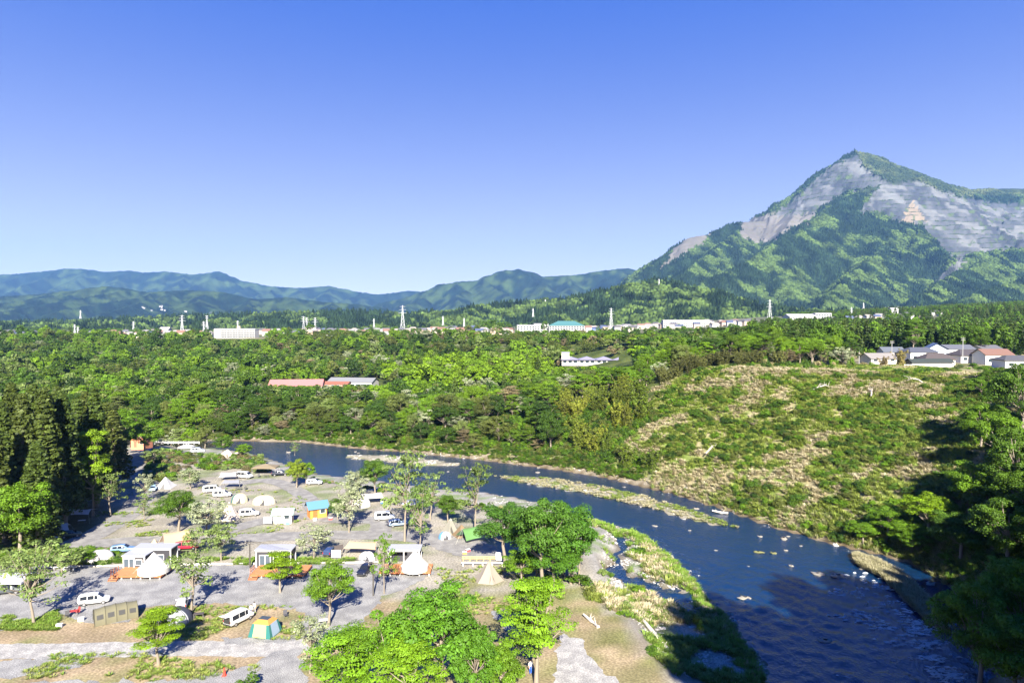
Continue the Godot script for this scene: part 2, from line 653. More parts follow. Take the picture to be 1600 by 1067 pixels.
func build_camp_ground() -> void:
	var g1 := noise_tex(0.05, Color(0.145, 0.145, 0.142), Color(0.345, 0.342, 0.335), 41, 5, Color(0.245, 0.244, 0.24))
	var patch := noise_tex(0.02, Color(0.70, 0.70, 0.72), Color(1, 1, 1), 43, 4)
	var gravel := ground_mat(5.0, g1, patch, 33.0, false, Color(1, 1, 1), 3.0)
	var g2 := noise_tex(0.05, Color(0.17, 0.165, 0.155), Color(0.30, 0.293, 0.28), 45, 5)
	var road := ground_mat(4.0, g2, patch, 27.0, false, Color(1, 1, 1), 1.5)
	var g3 := noise_tex(0.04, Color(0.24, 0.235, 0.225), Color(0.41, 0.40, 0.38), 47, 5)
	var track := ground_mat(6.0, g3, patch, 21.0, false, Color(1, 1, 1), 2.0)
	lay("gravel_lot", ragged(plan([[-60, 935], [60, 902], [95, 888], [240, 885], [400, 883], [560, 881], [672, 882], [676, 897], [640, 915], [602, 930], [574, 965], [552, 985], [520, 1003], [480, 1010], [444, 1002], [464, 985], [480, 957], [420, 947], [330, 944], [262, 947], [215, 951], [200, 972], [150, 975], [95, 962], [40, 978], [-60, 1000]], 0.0)), 0.02, gravel)
	lay("gravel_patch", ragged(plan([[340, 997], [400, 995], [455, 995], [462, 1003], [400, 1006], [345, 1006]], 0.0)), 0.032, gravel)
	lay("gravel_patch", ragged(plan([[-60, 1037], [60, 1027], [140, 1025], [118, 1045], [40, 1058], [-60, 1062]], 0.0)), 0.032, gravel)
	lay("gravel_patch", ragged(plan([[100, 1063], [220, 1066], [330, 1056], [390, 1040], [430, 1018], [470, 1016], [480, 1067], [450, 1130], [-60, 1130], [-60, 1075]], 0.0)), 0.032, gravel)
	lay("gravel_patch", ragged(plan([[772, 955], [800, 950], [842, 962], [838, 985], [790, 985]], 0.0)), 0.032, gravel)
	lay("track", strip(plan([[-80, 1019], [150, 1016], [300, 1013], [430, 1014], [500, 1002], [540, 985]], 0.0), 4.2, 3.0), 0.026, track)
	lay("track", ragged(plan([[880, 985], [905, 1000], [925, 1030], [960, 1067], [975, 1130], [860, 1130], [868, 1067], [872, 1010]], 0.0)), 0.026, track)
	lay("road", strip(plan([[20, 893], [120, 848], [165, 825], [205, 797], [224, 768], [226, 745], [218, 722], [232, 705], [262, 698]], 0.0), 6.0, 5.0), 0.02, road)
	lay("road", strip(plan([[110, 852], [200, 846], [330, 843], [450, 838], [560, 836], [640, 839], [700, 851], [748, 868]], 0.0), 5.5, 7.0), 0.026, road)
	lay("road", strip(plan([[345, 832], [415, 813], [470, 806], [530, 812], [590, 815], [590, 836]], 0.0), 4.6, 9.0), 0.032, road)
	lay("road", strip(plan([[345, 762], [395, 752], [430, 753], [465, 768], [485, 785], [500, 808]], 0.0), 4.6, 11.0), 0.038, road)
	lay("road", ragged(plan([[655, 832], [700, 834], [760, 846], [800, 872], [740, 873], [690, 862]], 0.0)), 0.032, road)
	# low concrete kerb between the lot and the grass verge
	var mb := MB.new()
	var line := plan([[92, 886], [240, 883], [400, 881], [560, 879.5], [592, 879]], 0.0)
	for i in line.size() - 1:
		var a := Vector3(line[i].x, 0.08, -line[i].y)
		var b := Vector3(line[i + 1].x, 0.08, -line[i + 1].y)
		mb.box_b((a + b) * 0.5, Vector3(0.22, 0.26, a.distance_to(b)), Basis.looking_at(b - a))
	struct(obj("kerb", mb, mat(lin(0.52, 0.50, 0.46), 0.9)))

# ---------- mountains
func ridge_line(pts: Array, D: float) -> Array:
	var o := []
	for p in pts:
		var q := pdep(p[0], p[1], p[2] if p.size() > 2 else D)
		o.append(Vector3(q.x, q.y, -q.z))
	return o
func ridged_height(x: float, d: float, segs: Array, slope: float, base: float) -> Vector2:
	# (height, distance from the ridge that makes it)
	var best := -1e9
	var far := 0.0
	for s in segs:
		if x < s[3] or x > s[4]:
			continue
		var a: Vector3 = s[0]
		var ab: Vector3 = s[1]
		var px_ := x - a.x
		var pd_ := d - a.z
		var t := clampf((px_ * ab.x + pd_ * ab.z) / s[2], 0.0, 1.0)
		var ex := px_ - ab.x * t
		var ez := pd_ - ab.z * t
		var dist := sqrt(ex * ex + ez * ez)
		var y := a.y + ab.y * t - slope * dist
		if y > best:
			best = y
			far = dist
	return Vector2(maxf(best, base), far)
func segments(lines: Array) -> Array:
	var o := []
	for l in lines:
		for i in l.size() - 1:
			var ab: Vector3 = l[i + 1] - l[i]
			var reach: float = (maxf(l[i].y, l[i + 1].y) - 20.0) / 0.42 + 80.0
			o.append([l[i], ab, maxf(1.0, ab.x * ab.x + ab.z * ab.z), minf(l[i].x, l[i + 1].x) - reach, maxf(l[i].x, l[i + 1].x) + reach])
	return o
func spurs(ridge: Array, every: float, d_end: float, base: float, drift: float) -> Array:
	var o := []
	var acc := 0.0
	for i in ridge.size() - 1:
		var L: float = ridge[i].distance_to(ridge[i + 1])
		while acc < L:
			var p: Vector3 = ridge[i].lerp(ridge[i + 1], acc / L)
			var line := [p]
			var reach := R(0.5, 1.0)
			var k := 4
			var side := R(-drift, drift)
			for j in range(1, k + 1):
				var t := reach * j / k
				line.append(Vector3(p.x + side * t + R(-0.1, 0.1) * drift, lerpf(p.y, base, pow(t, 0.85)) - 6.0, lerpf(p.z, d_end, t)))
			o.append(line)
			acc += every * R(0.7, 1.3)
		acc -= L
	return o
func heightfield(called: String, u0: float, u1: float, nu: int, d0: float, d1: float, nd: int, fn: Callable, m: Material) -> Array:
	var v := PackedVector3Array()
	var c := PackedColorArray()
	v.resize(nu * nd)
	c.resize(nu * nd)
	var k := 0
	for j in nd:
		var d := d0 * pow(d1 / d0, float(j) / (nd - 1))
		for i in nu:
			var x := (lerpf(u0, u1, float(i) / (nu - 1)) - 800.0) / F * d
			var r: Array = fn.call(x, d)
			v[k] = Vector3(x, r[0], -d)
			c[k] = r[1]
			k += 1
	struct(obj(called, sheet(v, c, nu, nd), m))
	return [v, c]
func wood_color(x: float, d: float, scale: float) -> Color:
	var a := nz.get_noise_2d(x * scale, d * scale * 1.4)
	var b := nz2.get_noise_2d(x * scale * 4.0 + 70.0, d * scale * 4.0)
	var c := Color(0.028, 0.052, 0.022).lerp(Color(0.085, 0.135, 0.034), smoothstep(-0.05, 0.22, a + 0.45 * b))
	var f := 0.42 + 0.34 * b
	return Color(c.r * f, c.g * f, c.b * f)
var far_trees := []
var foothill := PackedVector3Array()
func build_mountains() -> void:
	var mm := ground_mat(60.0, noise_tex(0.06, Color(0.62, 0.62, 0.62), Color(1, 1, 1), 61, 5), null, 1.0, true)
	mm.resource_name = "woodland"
	var far_m := ground_mat(260.0, noise_tex(0.08, Color(0.55, 0.55, 0.55), Color(1, 1, 1), 63, 5), null, 1.0, true)
	# far range
	var r1 := ridge_line([[-260, 436], [-100, 430], [0, 428], [30, 427], [60, 424], [100, 419], [130, 419], [165, 424], [200, 422], [230, 425], [260, 423], [300, 428], [343, 423], [380, 438], [420, 446], [460, 449], [515, 446], [560, 455], [590, 459], [640, 453], [700, 462], [760, 470], [900, 472], [1100, 460]], 9500.0)
	var s1 := segments([r1] + spurs(r1, 420.0, 6800.0, 60.0, 900.0))
	heightfield("far_mountain", -200, 1050, 420, 6600, 10400, 90, func(x, d):
		var w := rid.get_noise_2d(x * 0.0016, d * 0.0016)
		var q := ridged_height(x + 90.0 * nz.get_noise_2d(x * 0.003, d * 0.003), d, s1, 0.62, 20.0)
		var f := smoothstep(40.0, 420.0, q.y)
		var y: float = q.x + f * (w * 46.0) + 7.0 * nz2.get_noise_2d(x * 0.02, d * 0.02)
		return [y, wood_color(x, d, 0.0011)], far_m)
	var r2 := ridge_line([[560, 486], [600, 472], [640, 463], [690, 444], [715, 440], [745, 438], [775, 425], [790, 421], [800, 423], [812, 420], [825, 424], [850, 432], [890, 430], [920, 426], [960, 420], [985, 419], [1010, 428], [1060, 440], [1150, 450]], 7200.0)
	var s2 := segments([r2] + spurs(r2, 330.0, 5300.0, 50.0, 600.0))
	heightfield("far_mountain", 540, 1180, 300, 5000, 8000, 90, func(x, d):
		var w := rid.get_noise_2d(x * 0.002 + 9.0, d * 0.002)
		var q := ridged_height(x + 60.0 * nz.get_noise_2d(x * 0.004, d * 0.004), d, s2, 0.66, 20.0)
		var f := smoothstep(30.0, 320.0, q.y)
		return [q.x + f * w * 34.0 + 6.0 * nz2.get_noise_2d(x * 0.03, d * 0.03), wood_color(x, d, 0.0014)], far_m)
	var r3 := ridge_line([[-160, 470], [0, 462], [60, 458], [120, 452], [160, 446], [185, 448], [230, 455], [300, 452], [350, 455], [400, 466], [450, 463], [500, 470], [560, 474], [600, 480], [640, 490]], 5600.0)
	var f3 := []
	var s3 := segments([r3] + spurs(r3, 300.0, 4000.0, 45.0, 500.0))
	f3 = heightfield("foothill", -200, 680, 380, 3700, 6200, 80, func(x, d):
		var q := ridged_height(x + 50.0 * nz.get_noise_2d(x * 0.005, d * 0.005), d, s3, 0.5, 20.0)
		var f := smoothstep(30.0, 260.0, q.y)
		return [q.x + f * rid.get_noise_2d(x * 0.0026, d * 0.0026) * 22.0 + 5.0 * nz2.get_noise_2d(x * 0.04, d * 0.04), wood_color(x, d, 0.0018)], far_m)
	foothill = f3[0]
	build_quarry_mountain(mm)
	# the wooded hill behind the town
	var r5 := ridge_line([[-260, 504, 2300], [-100, 502, 2300], [0, 499, 2300], [60, 498, 2300], [130, 497, 2300], [250, 491, 2250], [330, 489, 2200], [420, 485, 2150], [560, 482, 2150], [620, 486, 2100], [700, 482, 2000], [740, 474, 2000], [800, 468, 2000], [850, 465, 2000], [900, 460, 1950], [940, 449, 1950], [985, 441, 1950], [1030, 432, 1950], [1060, 438, 1950], [1090, 447, 1900], [1120, 451, 1900], [1150, 462, 1900], [1180, 474, 1900], [1220, 478, 1900], [1300, 482, 1850], [1400, 478, 1800], [1500, 474, 1750], [1600, 470, 1700], [1780, 464, 1700]], 2000.0)
	var s5 := segments([r5] + spurs(r5, 170.0, 1350.0, 30.0, 220.0))
	var g5 := heightfield("hill", -220, 1720, 480, 1300, 2700, 90, func(x, d):
		var q := ridged_height(x + 25.0 * nz.get_noise_2d(x * 0.01, d * 0.01), d, s5, 0.42, 18.0)
		var f := smoothstep(20.0, 120.0, q.y)
		return [q.x - 6.0 + f * rid.get_noise_2d(x * 0.006, d * 0.006) * 9.0, wood_color(x, d, 0.0036)], mm)
	var k := 0
	while k < 56000:
		k += 1
		var i := rng.randi_range(0, 480 * 89 - 1)
		var p: Vector3 = g5[0][i]
		if p.y < 17.0 or -p.z > 2350.0:
			continue
		p += Vector3(R(-4, 4), 0, R(-8, 8))
		far_trees.append([p, R(8, 12), g5[1][i]])
const QUARRY := [
	[[1338, 240], [1356, 262], [1388, 283], [1368, 291], [1322, 300], [1292, 318], [1270, 332], [1250, 336], [1210, 337], [1220, 326], [1255, 295], [1300, 258]],
	[[1378, 284], [1440, 282], [1482, 300], [1522, 310], [1562, 317], [1800, 318], [1800, 388], [1600, 388], [1530, 393], [1502, 406], [1484, 400], [1462, 372], [1442, 352], [1402, 344], [1372, 331], [1342, 332], [1365, 300]],
	[[1500, 402], [1512, 410], [1476, 440], [1458, 443], [1484, 418]],
	[[1158, 344], [1215, 333], [1277, 328], [1266, 346], [1238, 356], [1216, 372], [1196, 382], [1184, 378], [1160, 371]],
	[[1030, 420], [1075, 366], [1112, 362], [1098, 380], [1062, 401], [1040, 416]]]
func build_quarry_mountain(mm: Material) -> void:
	var main := ridge_line([[985, 452, 4000], [1010, 432, 4100], [1040, 410, 4200], [1075, 373, 4350], [1105, 366, 4400], [1150, 348, 4500], [1165, 346, 4500], [1200, 345, 4550], [1218, 330, 4600], [1255, 297, 4700], [1300, 260, 4780], [1325, 241, 4800], [1338, 235, 4800], [1360, 240, 4820], [1400, 256, 4850], [1440, 272, 4900], [1480, 287, 4950], [1520, 296, 5000], [1560, 294, 5050], [1600, 294, 5100], [1750, 300, 5200], [1950, 330, 5200]], 4800.0)
	var lines := [main,
		ridge_line([[1372, 270, 4650], [1365, 290, 4400], [1320, 312, 4150], [1262, 348, 3850], [1205, 388, 3500], [1140, 425, 3150], [1070, 455, 2850]], 1),
		ridge_line([[1165, 346, 4500], [1140, 372, 4150], [1100, 405, 3700], [1050, 440, 3200], [1020, 465, 2800]], 1),
		ridge_line([[1480, 300, 4800], [1432, 345, 4250], [1400, 370, 3900], [1360, 405, 3450], [1320, 440, 3000], [1290, 470, 2650]], 1),
		ridge_line([[1750, 330, 4600], [1640, 372, 4000], [1560, 402, 3500], [1490, 432, 3050], [1440, 465, 2650]], 1),
		ridge_line([[1750, 390, 3300], [1640, 425, 2950], [1560, 450, 2700], [1480, 474, 2400]], 1),
		ridge_line([[1900, 350, 4600], [1720, 335, 4500], [1600, 334, 4350], [1556, 352, 4150], [1536, 385, 3900], [1520, 405, 3750]], 1),
		ridge_line([[1255, 297, 4700], [1240, 330, 4400], [1225, 365, 4050], [1235, 400, 3650], [1220, 440, 3100]], 1)]
	lines.append_array(spurs(main, 520.0, 2900.0, 60.0, 300.0))
	var segs := segments(lines)
	var polys := []
	for q in QUARRY:
		var pp := PackedVector2Array()
		for p in q:
			pp.append(Vector2(p[0], p[1]))
		polys.append(pp)
	var rock_at := {}
	var g := heightfield("quarry_mountain", 930, 1690, 300, 2350, 5150, 420, func(x, d):
		var q := ridged_height(x + 40.0 * nz.get_noise_2d(x * 0.004, d * 0.004), d + 40.0 * nz.get_noise_2d(x * 0.004 + 80.0, d * 0.004), segs, 0.74, 20.0)
		var f := smoothstep(25.0, 260.0, q.y)
		var y: float = q.x + f * rid.get_noise_2d(x * 0.003, d * 0.003) * 38.0
		var pix := to_pix(Vector3(x, y, -d))
		pix += Vector2(nz.get_noise_2d(x * 0.02, d * 0.02), nz.get_noise_2d(x * 0.02 + 40.0, d * 0.02)) * 7.0
		for k in polys.size():
			if d < 5150.0 and Geometry2D.is_point_in_polygon(pix, polys[k]):
				if k < 2:
					y = q.x + f * rid.get_noise_2d(x * 0.003, d * 0.003) * 13.0
				var scar := smoothstep(0.12, 0.3, nz.get_noise_2d(x * 0.0045 + 90.0, y * 0.006))
				var wob := 16.0 * nz.get_noise_2d(x * 0.0016, d * 0.0016) + 5.0 * nz.get_noise_2d(x * 0.006, d * 0.006)
				var t := (y + wob) / 31.0
				var fr := t - floorf(t)
				var step := 31.0 * (floorf(t) + smoothstep(0.42, 0.80, fr)) - wob
				var b := 0.6 * nz2.get_noise_2d(x * 0.012, d * 0.012) + 0.9 * nz.get_noise_2d(x * 0.0035, y * 0.004)
				var c := Color(0.048, 0.054, 0.064).lerp(Color(0.10, 0.105, 0.115), clampf(0.45 + b * 1.5, 0, 1))
				if fr < 0.42 and nz2.get_noise_2d(x * 0.01, d * 0.03) > -0.22:
					c = c.lerp(Color(0.045, 0.058, 0.034), 0.75)
				if k < 3:
					c = c.lerp(Color(0.17, 0.174, 0.175), scar * 0.7)
					step = lerpf(step, y, scar * 0.45)
				if k >= 3:
					c = c.lerp(Color(0.22, 0.195, 0.17), 0.45)
					step = y
				if Geometry2D.is_point_in_polygon(pix, PackedVector2Array([Vector2(1428, 311), Vector2(1436, 324), Vector2(1450, 346), Vector2(1412, 344), Vector2(1416, 330)])):
					c = c.lerp(Color(0.30, 0.235, 0.16), 0.6)
				if k < 2 and nz.get_noise_2d(x * 0.009 + 31.0, d * 0.009) > 0.44:
					c = Color(0.07, 0.095, 0.045)
				return [lerpf(y, step, 0.95), Color(c.r, c.g, c.b, 0.7 if k < 2 and fr > 0.12 and fr < 0.42 and scar < 0.5 else 0.5)]
		if pix.y < 305.0 and pix.x > 1340.0:
			return [y, Color(0.024, 0.036, 0.016).lerp(Color(0.055, 0.068, 0.026), clampf(nz.get_noise_2d(x * 0.004, d * 0.004) * 2.0, 0, 1))]
		return [y, wood_color(x, d, 0.0022)], mm)
	var k := 0
	while k < 125000:
		k += 1
		var i := rng.randi_range(0, 300 * 419 - 1)
		var c: Color = g[1][i]
		var p: Vector3 = g[0][i]
		if c.a > 0.65 and c.a < 0.75 and -p.z < 5050.0:
			if nz.get_noise_2d(p.x * 0.006, p.y * 0.02) > -0.2:
				for e in 3:
					far_trees.append([p + Vector3(R(-9, 9), -0.5, R(0, 6)), R(5, 10), Color(0.03, 0.042, 0.022)])
			continue
		if c.a < 0.9 or p.y < 19.0 or -p.z > 5050.0:
			continue
		p += Vector3(R(-6, 6), -1.0, R(-6, 6))
		far_trees.append([p, R(9, 15), c])

# ---------- plants
func cloud(v: PackedVector3Array, c: PackedColorArray, o: Vector3, r: Vector3, n: int, leaf: float, ca: Color, cb: Color, up := 0.35, tone := 1.0, squash := 1.0) -> void:
	for i in n:
		var dir := Vector3(rng.randfn(), rng.randfn(), rng.randfn()).normalized()
		if dir.y < -0.2 and rng.randf() < 0.65:
			dir.y = -dir.y
		var p := o + dir * r * R(0.62, 1.06)
		var nn := (dir + Vector3(rng.randfn(), rng.randfn(), rng.randfn()) * 0.45 + Vector3(0, up, 0)).normalized()
		var t := nn.cross(Vector3(rng.randfn(), rng.randfn(), rng.randfn())).normalized()
		var b := nn.cross(t)
		var s := leaf * R(0.6, 1.3)
		t *= s
		b *= s * 0.62
		t.y *= squash
		b.y *= squash
		v.append(p - t); v.append(p + b); v.append(p + t)
		v.append(p - t); v.append(p + t); v.append(p - b)
		var col := ca.lerp(cb, rng.randf()) * tone
		for k in 6:
			c.append(col)
func leaf_mesh(v: PackedVector3Array, c: PackedColorArray) -> ArrayMesh:
	var a := []
	a.resize(Mesh.ARRAY_MAX)
	a[Mesh.ARRAY_VERTEX] = v
	a[Mesh.ARRAY_COLOR] = c
	var m := ArrayMesh.new()
	m.add_surface_from_arrays(Mesh.PRIMITIVE_TRIANGLES, a)
	return m
func proto(kind: String) -> Dictionary:
	var v := PackedVector3Array()
	var c := PackedColorArray()
	var tr := MB.new()
	var cl := []
	var ca := Color(0.62, 0.66, 0.45)
	var cb := Color(1.0, 1.0, 0.85)
	var fork := R(0.22, 0.32)
	var lean := Vector3(R(-0.03, 0.03), 0, R(-0.03, 0.03))
	match kind:
		"lime":
			for i in 46:
				var a := i * 2.4 + R(-0.3, 0.3)
				var t := R(0, 1)
				var rr := R(0.06, 0.40) * (1.0 - 0.75 * pow(absf(t - 0.42) * 1.55, 2.0))
				cl.append([Vector3(cos(a) * rr, 0.40 + 0.55 * t, sin(a) * rr), Vector3(R(0.09, 0.15), R(0.025, 0.045), R(0.09, 0.15)), 300, 0.0115])
		"broad":
			for i in 58:
				var dir := Vector3(rng.randfn(), rng.randfn() * 0.8 + 0.25, rng.randfn()).normalized()
				var q := Vector3(0, 0.60, 0) + dir * Vector3(0.37, 0.33, 0.37) * R(0.5, 1.02)
				cl.append([q, Vector3(R(0.07, 0.13), R(0.045, 0.08), R(0.07, 0.13)), 265, 0.0115])
		"airy":
			for i in 46:
				var a := i * 2.4
				var t := R(0, 1)
				var rr := R(0.05, 0.44) * (1.0 - 0.6 * absf(t - 0.35))
				cl.append([Vector3(cos(a) * rr, 0.34 + 0.62 * t, sin(a) * rr), Vector3(R(0.06, 0.11), R(0.025, 0.05), R(0.06, 0.11)), 42, 0.017])
			ca = Color(0.55, 0.62, 0.42)
		"blossom":
			for i in 44:
				var dir := Vector3(rng.randfn(), rng.randfn() * 0.8 + 0.2, rng.randfn()).normalized()
				var q := Vector3(0, 0.57, 0) + dir * Vector3(0.38, 0.36, 0.38) * R(0.5, 1.02)
				cl.append([q, Vector3(R(0.06, 0.11), R(0.04, 0.07), R(0.06, 0.11)), 60, 0.019])
		"mid":
			for i in 22:
				var dir := Vector3(rng.randfn(), rng.randfn() * 0.8 + 0.35, rng.randfn()).normalized()
				var q := Vector3(0, 0.55, 0) + dir * Vector3(0.36, 0.36, 0.36) * R(0.65, 1.02)
				cl.append([q, Vector3(R(0.10, 0.16), R(0.06, 0.10), R(0.10, 0.16)), 62, 0.036])
		"bush":
			for i in 12:
				var dir := Vector3(rng.randfn(), absf(rng.randfn()) * 0.7, rng.randfn()).normalized()
				var q := Vector3(0, 0.15, 0) + dir * Vector3(0.34, 0.6, 0.34) * R(0.5, 1.0)
				cl.append([q, Vector3(R(0.13, 0.2), R(0.14, 0.24), R(0.13, 0.2)), 80, 0.038])
	if cl:
		var top := Vector3(lean.x, 0.72, lean.z) if kind != "bush" else Vector3(0, 0.4, 0)
		var thick := 0.02 if kind in ["lime", "broad", "mid"] else 0.014
		tr.tube([Vector3.ZERO, Vector3(lean.x * 0.4, fork * 0.55, lean.z * 0.4), Vector3(lean.x, fork, lean.z), top], [thick * 1.5, thick * 1.1, thick, thick * 0.3], 6)
		for q in cl:
			var tone := R(0.62, 1.0)
			var ls := R(0.75, 1.35)
			var white: bool = kind == "blossom" and rng.randf() < 0.5
			cloud(v, c, q[0], q[1], int(q[2] / ls), q[3] * ls, Color(0.85, 0.85, 0.72) if white else ca, Color(1, 1, 0.95) if white else cb, 0.35 if kind != "lime" else 0.9, tone)
			if rng.randf() < (0.55 if kind in ["airy", "blossom", "lime"] else 0.3):
				var from := Vector3(lean.x, lerpf(fork + 0.02, maxf(fork + 0.03, minf(q[0].y, top.y - 0.06)), R(0.05, 0.6)), lean.z)
				tr.tube([from, from.lerp(q[0], 0.5) + Vector3(0, -0.02, 0), q[0]], [thick * 0.55, thick * 0.35, thick * 0.12], 4, false)
	elif kind == "cedar":
		tr.tube([Vector3.ZERO, Vector3(0, 0.5, 0), Vector3(0, 0.97, 0)], [0.07, 0.05, 0.01], 6)
		for i in 26:
			var t := i / 25.0
			var rad := 0.42 * pow(1.0 - t, 0.75) * R(0.62, 1.15) + 0.02
			for k in 7:
				var a := TAU * (k + R(-0.3, 0.3)) / 7.0 + i
				cloud(v, c, Vector3(cos(a) * rad, 0.13 + 0.85 * t, sin(a) * rad), Vector3(0.13, 0.032, 0.13) * (1.0 - 0.4 * t), 40, 0.048, Color(0.45, 0.5, 0.4), Color(1.0, 1.0, 0.75), 0.2, R(0.62, 1.0), 0.28)
	elif kind == "midcedar":
		tr.tube([Vector3.ZERO, Vector3(0, 0.9, 0)], [0.05, 0.01], 5)
		for i in 11:
			var t := i / 10.0
			for k in 5:
				var rad := 0.40 * pow(1.0 - t, 0.8) * R(0.75, 1.1) + 0.02
				var a := TAU * (k + R(-0.3, 0.3)) / 5.0 + i
				cloud(v, c, Vector3(cos(a) * rad, 0.1 + 0.88 * t, sin(a) * rad), Vector3(0.17, 0.06, 0.17) * (1.0 - 0.5 * t), 16, 0.08, Color(0.5, 0.55, 0.4), Color(1, 1, 0.8), 0.2, R(0.65, 1.0), 0.42)
	elif kind == "bamboo":
		for k in 22:
			var a := R(0, TAU)
			var out := R(0.05, 0.5)
			var tall := R(0.55, 1.0)
			var root := Vector3(cos(a) * out * 0.4, 0, sin(a) * out * 0.4)
			var pts := []
			var rr := []
			for j in 7:
				var t := j / 6.0
				pts.append(root + Vector3(cos(a) * out * t * t * 0.8, tall * (t - 0.14 * t * t * t), sin(a) * out * t * t * 0.8))
				rr.append(0.006 * (1.1 - t))
				if j > 0:
					cloud(v, c, pts[j] + Vector3(R(-0.05, 0.05), R(-0.08, 0.04), R(-0.05, 0.05)), Vector3(0.15, 0.12, 0.15) * (1.1 - 0.7 * t), 44, 0.03, Color(0.5, 0.55, 0.4), Color(1, 1, 0.8), 0.0, R(0.6, 1.0), 0.6)
			pts.push_front(Vector3(0, -0.03, 0))
			rr.push_front(0.008)
			tr.tube(pts, rr, 4, false)
	elif kind == "tuft" or kind == "grass":
		for i in 34:
			var a := R(0, TAU)
			var o := Vector3(cos(a), 0, sin(a)) * R(0, 0.35)
			var tip := o * 1.2 + Vector3(cos(a) * R(0.1, 0.5), R(0.55, 1.0), sin(a) * R(0.1, 0.5))
			var s := Vector3(-sin(a), 0, cos(a)) * R(0.02, 0.045)
			var midp := o.lerp(tip, 0.55) + Vector3(0, 0.14, 0)
			v.append_array([o - s, midp - s, midp + s, o - s, midp + s, o + s, midp - s, tip, midp + s])
			var col := Color(0.6, 0.6, 0.5).lerp(Color(1, 1, 0.95), rng.randf())
			for k in 9:
				c.append(col)
		return {"crown": leaf_mesh(v, c)}
	return {"trunk": tr.mesh(), "crown": leaf_mesh(v, c)}
func make_plants() -> void:
	for k in [["lime", 4], ["broad", 5], ["airy", 4], ["blossom", 3], ["cedar", 3], ["mid", 5], ["midcedar", 3], ["bamboo", 3], ["bush", 4], ["tuft", 3], ["grass", 3]]:
		P[k[0]] = []
		for i in k[1]:
			P[k[0]].append(proto(k[0]))
func bark() -> Material:
	return mat(lin(0.19, 0.16, 0.125), 0.9)
const LIME := Color(0.20, 0.325, 0.015)
const FRESH := Color(0.135, 0.255, 0.018)
const GREEN := Color(0.085, 0.165, 0.018)
const DEEP := Color(0.048, 0.098, 0.016)
const OLIVE := Color(0.13, 0.155, 0.04)
const PALE := Color(0.21, 0.29, 0.10)
const WHITISH := Color(0.33, 0.37, 0.26)
const CEDAR := Color(0.085, 0.13, 0.030)
const REED := Color(0.16, 0.19, 0.022)
func grow(called: String, kind: String, at: Vector3, h: float, w: float, tint: Color, label: String, category: String, group := "", k := -1) -> Node3D:
	var vs: Array = P[kind]
	var p: Dictionary = vs[(k if k >= 0 else rng.randi()) % vs.size()]
	var t := thing(called, label, category, at, R(0, TAU), group)
	t.scale = Vector3(w, h, w)
	if p.has("trunk"):
		obj("trunk", p.trunk, bark(), t)
	obj("crown" if p.has("trunk") else "blades", p.crown, leafy(tint), t)
	return t
func lump(k: int, cone: bool) -> ArrayMesh:
	var mb := MB.new()
	var rows := []
	var n := 7
	var prof := [[0.46, 0.0], [0.55, 0.3], [0.40, 0.72], [0.06, 1.0]] if not cone else [[0.42, 0.05], [0.40, 0.22], [0.24, 0.6], [0.02, 1.15]]
	for q in prof:
		var row := PackedVector3Array()
		for j in n + 1:
			var a: float = TAU * (j % n) / n
			var rr: float = q[0] * (1.0 + 0.28 * nz.get_noise_3d((j % n) * 1.7, q[1] * 3.0, k * 9.0) * 2.0)
			row.append(Vector3(cos(a) * rr, q[1] + 0.1 * nz.get_noise_2d((j % n) * 2.3, k * 5.0 + q[1]), sin(a) * rr))
		rows.append(row)
	mb.colored = true
	mb.grid(rows)
	return mb.mesh()
func build_far_woods() -> void:
	var lumps := [lump(1, false), lump(2, false), lump(3, true), lump(4, true)]
	var xf := [[], [], [], []]
	var cs := [[], [], [], []]
	for t in far_trees:
		var c: Color = t[2]
		var dark := c.g < 0.033
		var k := (rng.randi() % 2) + (2 if dark else 0)
		var s: float = t[1] * (1.0 if not dark else 0.9)
		xf[k].append(Transform3D(Basis(Vector3.UP, R(0, TAU)).scaled(Vector3(s, s * R(0.75, 1.0) * (1.35 if dark else 0.85), s)), t[0] - Vector3(0, s * 0.15, 0)))
		var f := R(0.8, 1.7)
		cs[k].append(Color(c.r * f, c.g * f, c.b * f))
	var m := StandardMaterial3D.new()
	m.vertex_color_use_as_albedo = true
	m.roughness = 0.9
	m.metallic_specular = 0.1
	for k in 4:
		copies("mountain_wood", lumps[k], m, xf[k], cs[k], "wood of %s trees on the hill and mountain sides" % ["fresh green", "light green", "dark conifer", "dense conifer"][k], "wood")

